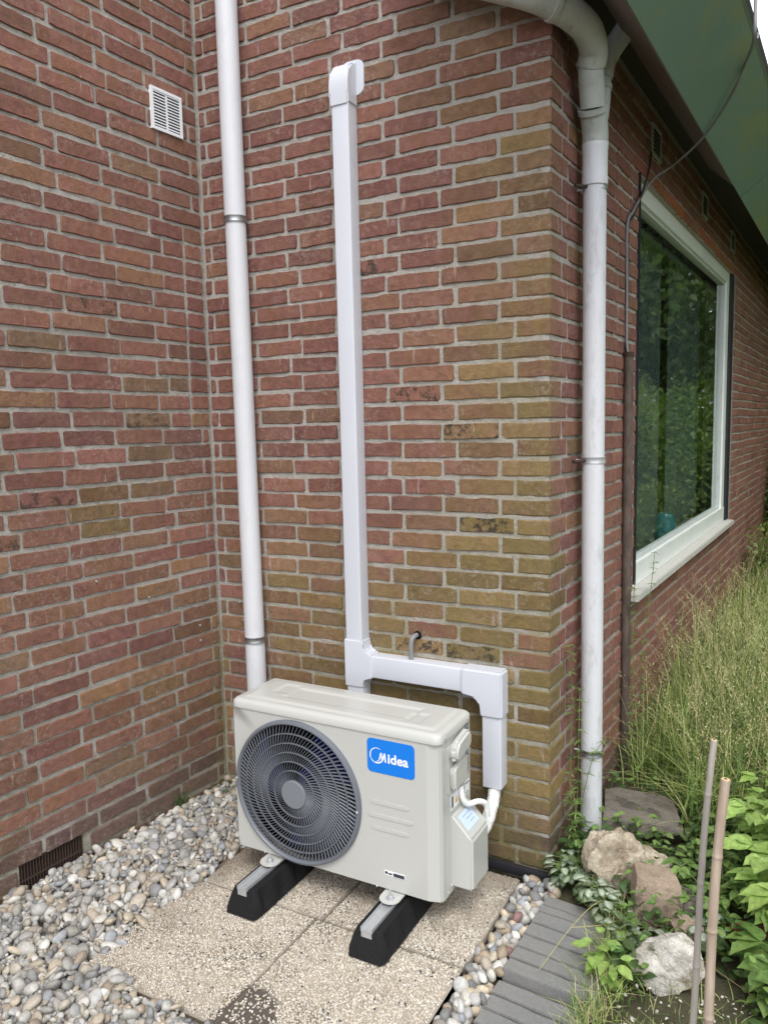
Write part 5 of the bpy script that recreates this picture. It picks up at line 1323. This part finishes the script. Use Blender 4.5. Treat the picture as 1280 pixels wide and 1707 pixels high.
# cleavers climbing the corner and pipe
def cleavers(name, path, label, whorl=.028, n=6, step=.035):
    t=empty(name, path[0], label, 'weed'); pts=smooth_path(path,10); bm=bmesh.new(); bm_tube(bm,pts,.0013,6); from_bm('stem',bm,plastic_stem,t,angle=60)
    P=[];D=[];N=[]; acc=0
    for a,b in zip(pts[:-1],pts[1:]):
        acc+=(b-a).length
        if acc>step*random.uniform(.5,1.2):
            acc=0; a0=random.uniform(0,1)
            for k in range(n):
                th=a0+2*math.pi*k/n; P.append(b[:]); D.append((math.cos(th),math.sin(th),random.uniform(-.3,.4))); N.append((random.gauss(0,.3),random.gauss(0,.3),1))
    m=len(P); L=RNG.uniform(.5,1.2,m)*whorl; leaf_mesh('foliage',np.array(P),np.array(D),np.array(N,float),L,L*.34,greens(m,G_MID,.3,.2),M_leaf,'lance',.2,t)
for i,(pth,lab) in enumerate([
    ([wp('C',.13,.02,0),wp('C',.11,.035,.25),wp('C',.15,.025,.5),wp('C',.13,.03,.74)],'tallest cleavers weed climbing between corner bricks and rain pipe'),
    ([wp('C',.10,.05,0),wp('C',.14,.05,.2),wp('C',.12,.06,.42),wp('C',.16,.05,.58)],'cleavers weed tangled left of the rain pipe'),
    ([wp('C',.17,.04,0),wp('C',.16,.06,.18),wp('C',.19,.09,.34),wp('C',.24,.12,.40)],'cleavers weed bending over the lowest pipe clamp'),
    ([wp('C',.78,.06,0),wp('C',.8,.07,.4),wp('C',.83,.06,.66),wp('C',.8,.07,.84)],'cleavers weed climbing the rusty conduit'),
    ([wp('C',.95,.06,.1),wp('C',.96,.07,.5),wp('C',1.02,.08,.7),wp('C',1.06,.09,.92)],'thin weed reaching up to the window sill'),
    ([wp('C',.06,.03,0),wp('C',.08,.05,.12),wp('C',.06,.07,.20),wp('C',.08,.05,.28)],'short cleavers weed at the foot of the outer corner')]):
    cleavers('cleavers_weed',pth,lab)
# a few long bent stems crossing the pavers and the grass
for i,(pth,lab) in enumerate([([(1.60,-.10,.02),(1.57,-.20,.06),(1.53,-.33,.05),(1.49,-.50,.02)],'long pale dry stem lying across the grey pavers'),([(1.53,-.33,.05),(1.60,-.30,.06),(1.66,-.22,.05)],'short yellow stem crossing the longer one on the pavers'),([(1.72,-.30,.11),(1.85,-.36,.10),(2.0,-.40,.06)],'thin brown twig lying over the white rock')]):
    tag(tube('dry_stem',smooth_path(pth,8),.0010,NT('dry_straw_%d'%i).fin(srgb(176,168,110) if i<2 else srgb(110,86,68),.7),None,6),lab,'stem')
# climbing twig low corner behind the unit and tuft by wall A
def reg_corner():
    return (random.uniform(.0,.12),random.uniform(-.14,-.01),.03)
cover(reg_corner,120,'small dark moss and weeds in the inner wall corner',G_DARK,.01,.024,0,.03,'lance',.2,.4,'corner_weeds')
def reg_tuft(): return (random.gauss(-.015,.015),random.gauss(-.26,.03),.045)
grass('wall_tuft',reg_tuft,60,.03,.07,.0016,[G_MID,G_DARK],'small green tuft at the foot of the left wall beside the gravel',.9)

# trees and hedges (seen at the right edge and mirrored in the window)
def tree(name, base, h, rx, rz, nleaf, col, label, cat='tree', trunk_r=.08, size=.07, zc=None, group=None, yel=.2, nclump=26):
    t=empty(name, base, label, cat, group); b=Vector(base); zc = h-rz if zc is None else zc
    bm=bmesh.new(); top=b+Vector((0,0,zc)); bm_tube(bm,smooth_path([b-Vector((0,0,.1)),b+Vector((.05,.02,zc*.5)),top],4),[trunk_r*(1-.06*i) for i in range(9)],10,wob=.05)
    cl=[]
    for i in range(nclump):
        d=Vector((random.gauss(0,1),random.gauss(0,1),random.gauss(0,1))).normalized(); k=random.uniform(.35,1)**.6
        c_=b+Vector((d.x*rx*k,d.y*rx*k,zc+d.z*rz*k)); cl.append((c_,random.uniform(.22,.42)*min(rx,rz)+.12))
        if i%2==0 and c_.z>b.z+.2: bm_tube(bm,smooth_path([b+Vector((0,0,max(.15,zc*.35))),(b+Vector((0,0,zc*.6))+c_)/2,c_],3),[trunk_r*.4*(1-.11*q) for q in range(7)],6)
    from_bm('trunk',bm,M_trunk,t,angle=60)
    ci=RNG.integers(0,nclump,nleaf); C_=np.array([c_[:] for c_,_ in cl])[ci]; R_=np.array([r for _,r in cl])[ci]
    d=norm(RNG.normal(size=(nleaf,3))); P=C_+d*(R_*RNG.random(nleaf)**.45)[:,None]; P[:,2]=np.maximum(P[:,2],.02)
    D=d+RNG.normal(0,.6,(nleaf,3)); D[:,2]-=.2; N=RNG.normal(0,.5,(nleaf,3)); N[:,2]+=1
    L=RNG.uniform(.6,1.3,nleaf)*size; cc=greens(nleaf,col,.3,yel)*(RNG.uniform(.7,1.3,nclump)[ci])[:,None]
    # 2-triangle leaves
    D=norm(D);S_=norm(np.cross(D,N)); V=np.stack([P,P+D*L[:,None]*.5-S_*L[:,None]*.28,P+D*L[:,None],P+D*L[:,None]*.5+S_*L[:,None]*.28],1)
    F=(np.array([[0,1,2,3]])[None]+(np.arange(nleaf)*4)[:,None,None]).reshape(-1,4)
    o=link('crown',np_mesh('crown',V.reshape(-1,3),F,np.repeat(cc,4,axis=0),[M_farleaf])); setpar(o,t); return t
tree('hedge_bush',(2.35,6.6,0),1.9,.75,.85,16000,(.2,.32,.09),'dense green bush beside the far end of the window wall','bush',.04,.06,.95)
tree('hedge_bush',(2.25,4.9,0),.95,.45,.45,9000,(.18,.29,.08),'low bramble against the wall just beyond the window','bush',.02,.05,.45,yel=.35)
tree('hedge_bush',(3.6,5.6,0),1.7,.9,.8,15000,(.10,.17,.04),'light green shrub farther right of the window wall','bush',.04,.06,.9)
GT=(.16,.25,.09); GL=(.30,.40,.14)
tree('garden_tree',(6.6,9.5,0),9.5,2.9,4.2,52000,GT,'tall dark tree across the garden opposite the window end','tree',.16,.14,5.0,nclump=60)
tree('garden_tree',(5.9,5.6,0),7.6,2.4,3.2,52000,GL,'mid green tree across the garden opposite the window middle','tree',.13,.11,4.2,nclump=60)
tree('garden_tree',(8.6,14,0),11,3.6,5.0,40000,GT,'farthest tall dark tree behind the garden','tree',.2,.2,5.6,nclump=60)
tree('garden_tree',(4.7,14.5,0),10,3.0,4.6,36000,GT,'tall tree straight beyond the end of the house','tree',.18,.18,5.0,nclump=50)
tree('garden_tree',(10.5,7.5,0),11,3.6,5.2,36000,GT,'broad dark tree at the far right beyond the shrubs','tree',.2,.2,5.6,nclump=60)
tree('garden_tree',(10.5,.8,0),8.5,2.8,4.0,36000,GT,'tree at the right outside the frame opposite the near window edge','tree',.15,.15,4.4,nclump=50)
tree('garden_shrub',(4.5,3.4,0),2.1,1.0,1.05,26000,(.42,.52,.20),'pale green shrub opposite the near end of the window','shrub',.05,.07,1.0,yel=.4,nclump=40)
tree('garden_shrub',(4.7,6.2,0),2.4,1.2,1.2,28000,(.40,.50,.18),'rounded green shrub in the middle of the garden','shrub',.05,.08,1.15,yel=.4,nclump=40)
tree('garden_shrub',(4.9,9.2,0),2.6,1.3,1.3,26000,(.36,.47,.17),'large shrub at the far side of the garden','shrub',.05,.09,1.25,yel=.3,nclump=40)
print('objects',len(bpy.data.objects))
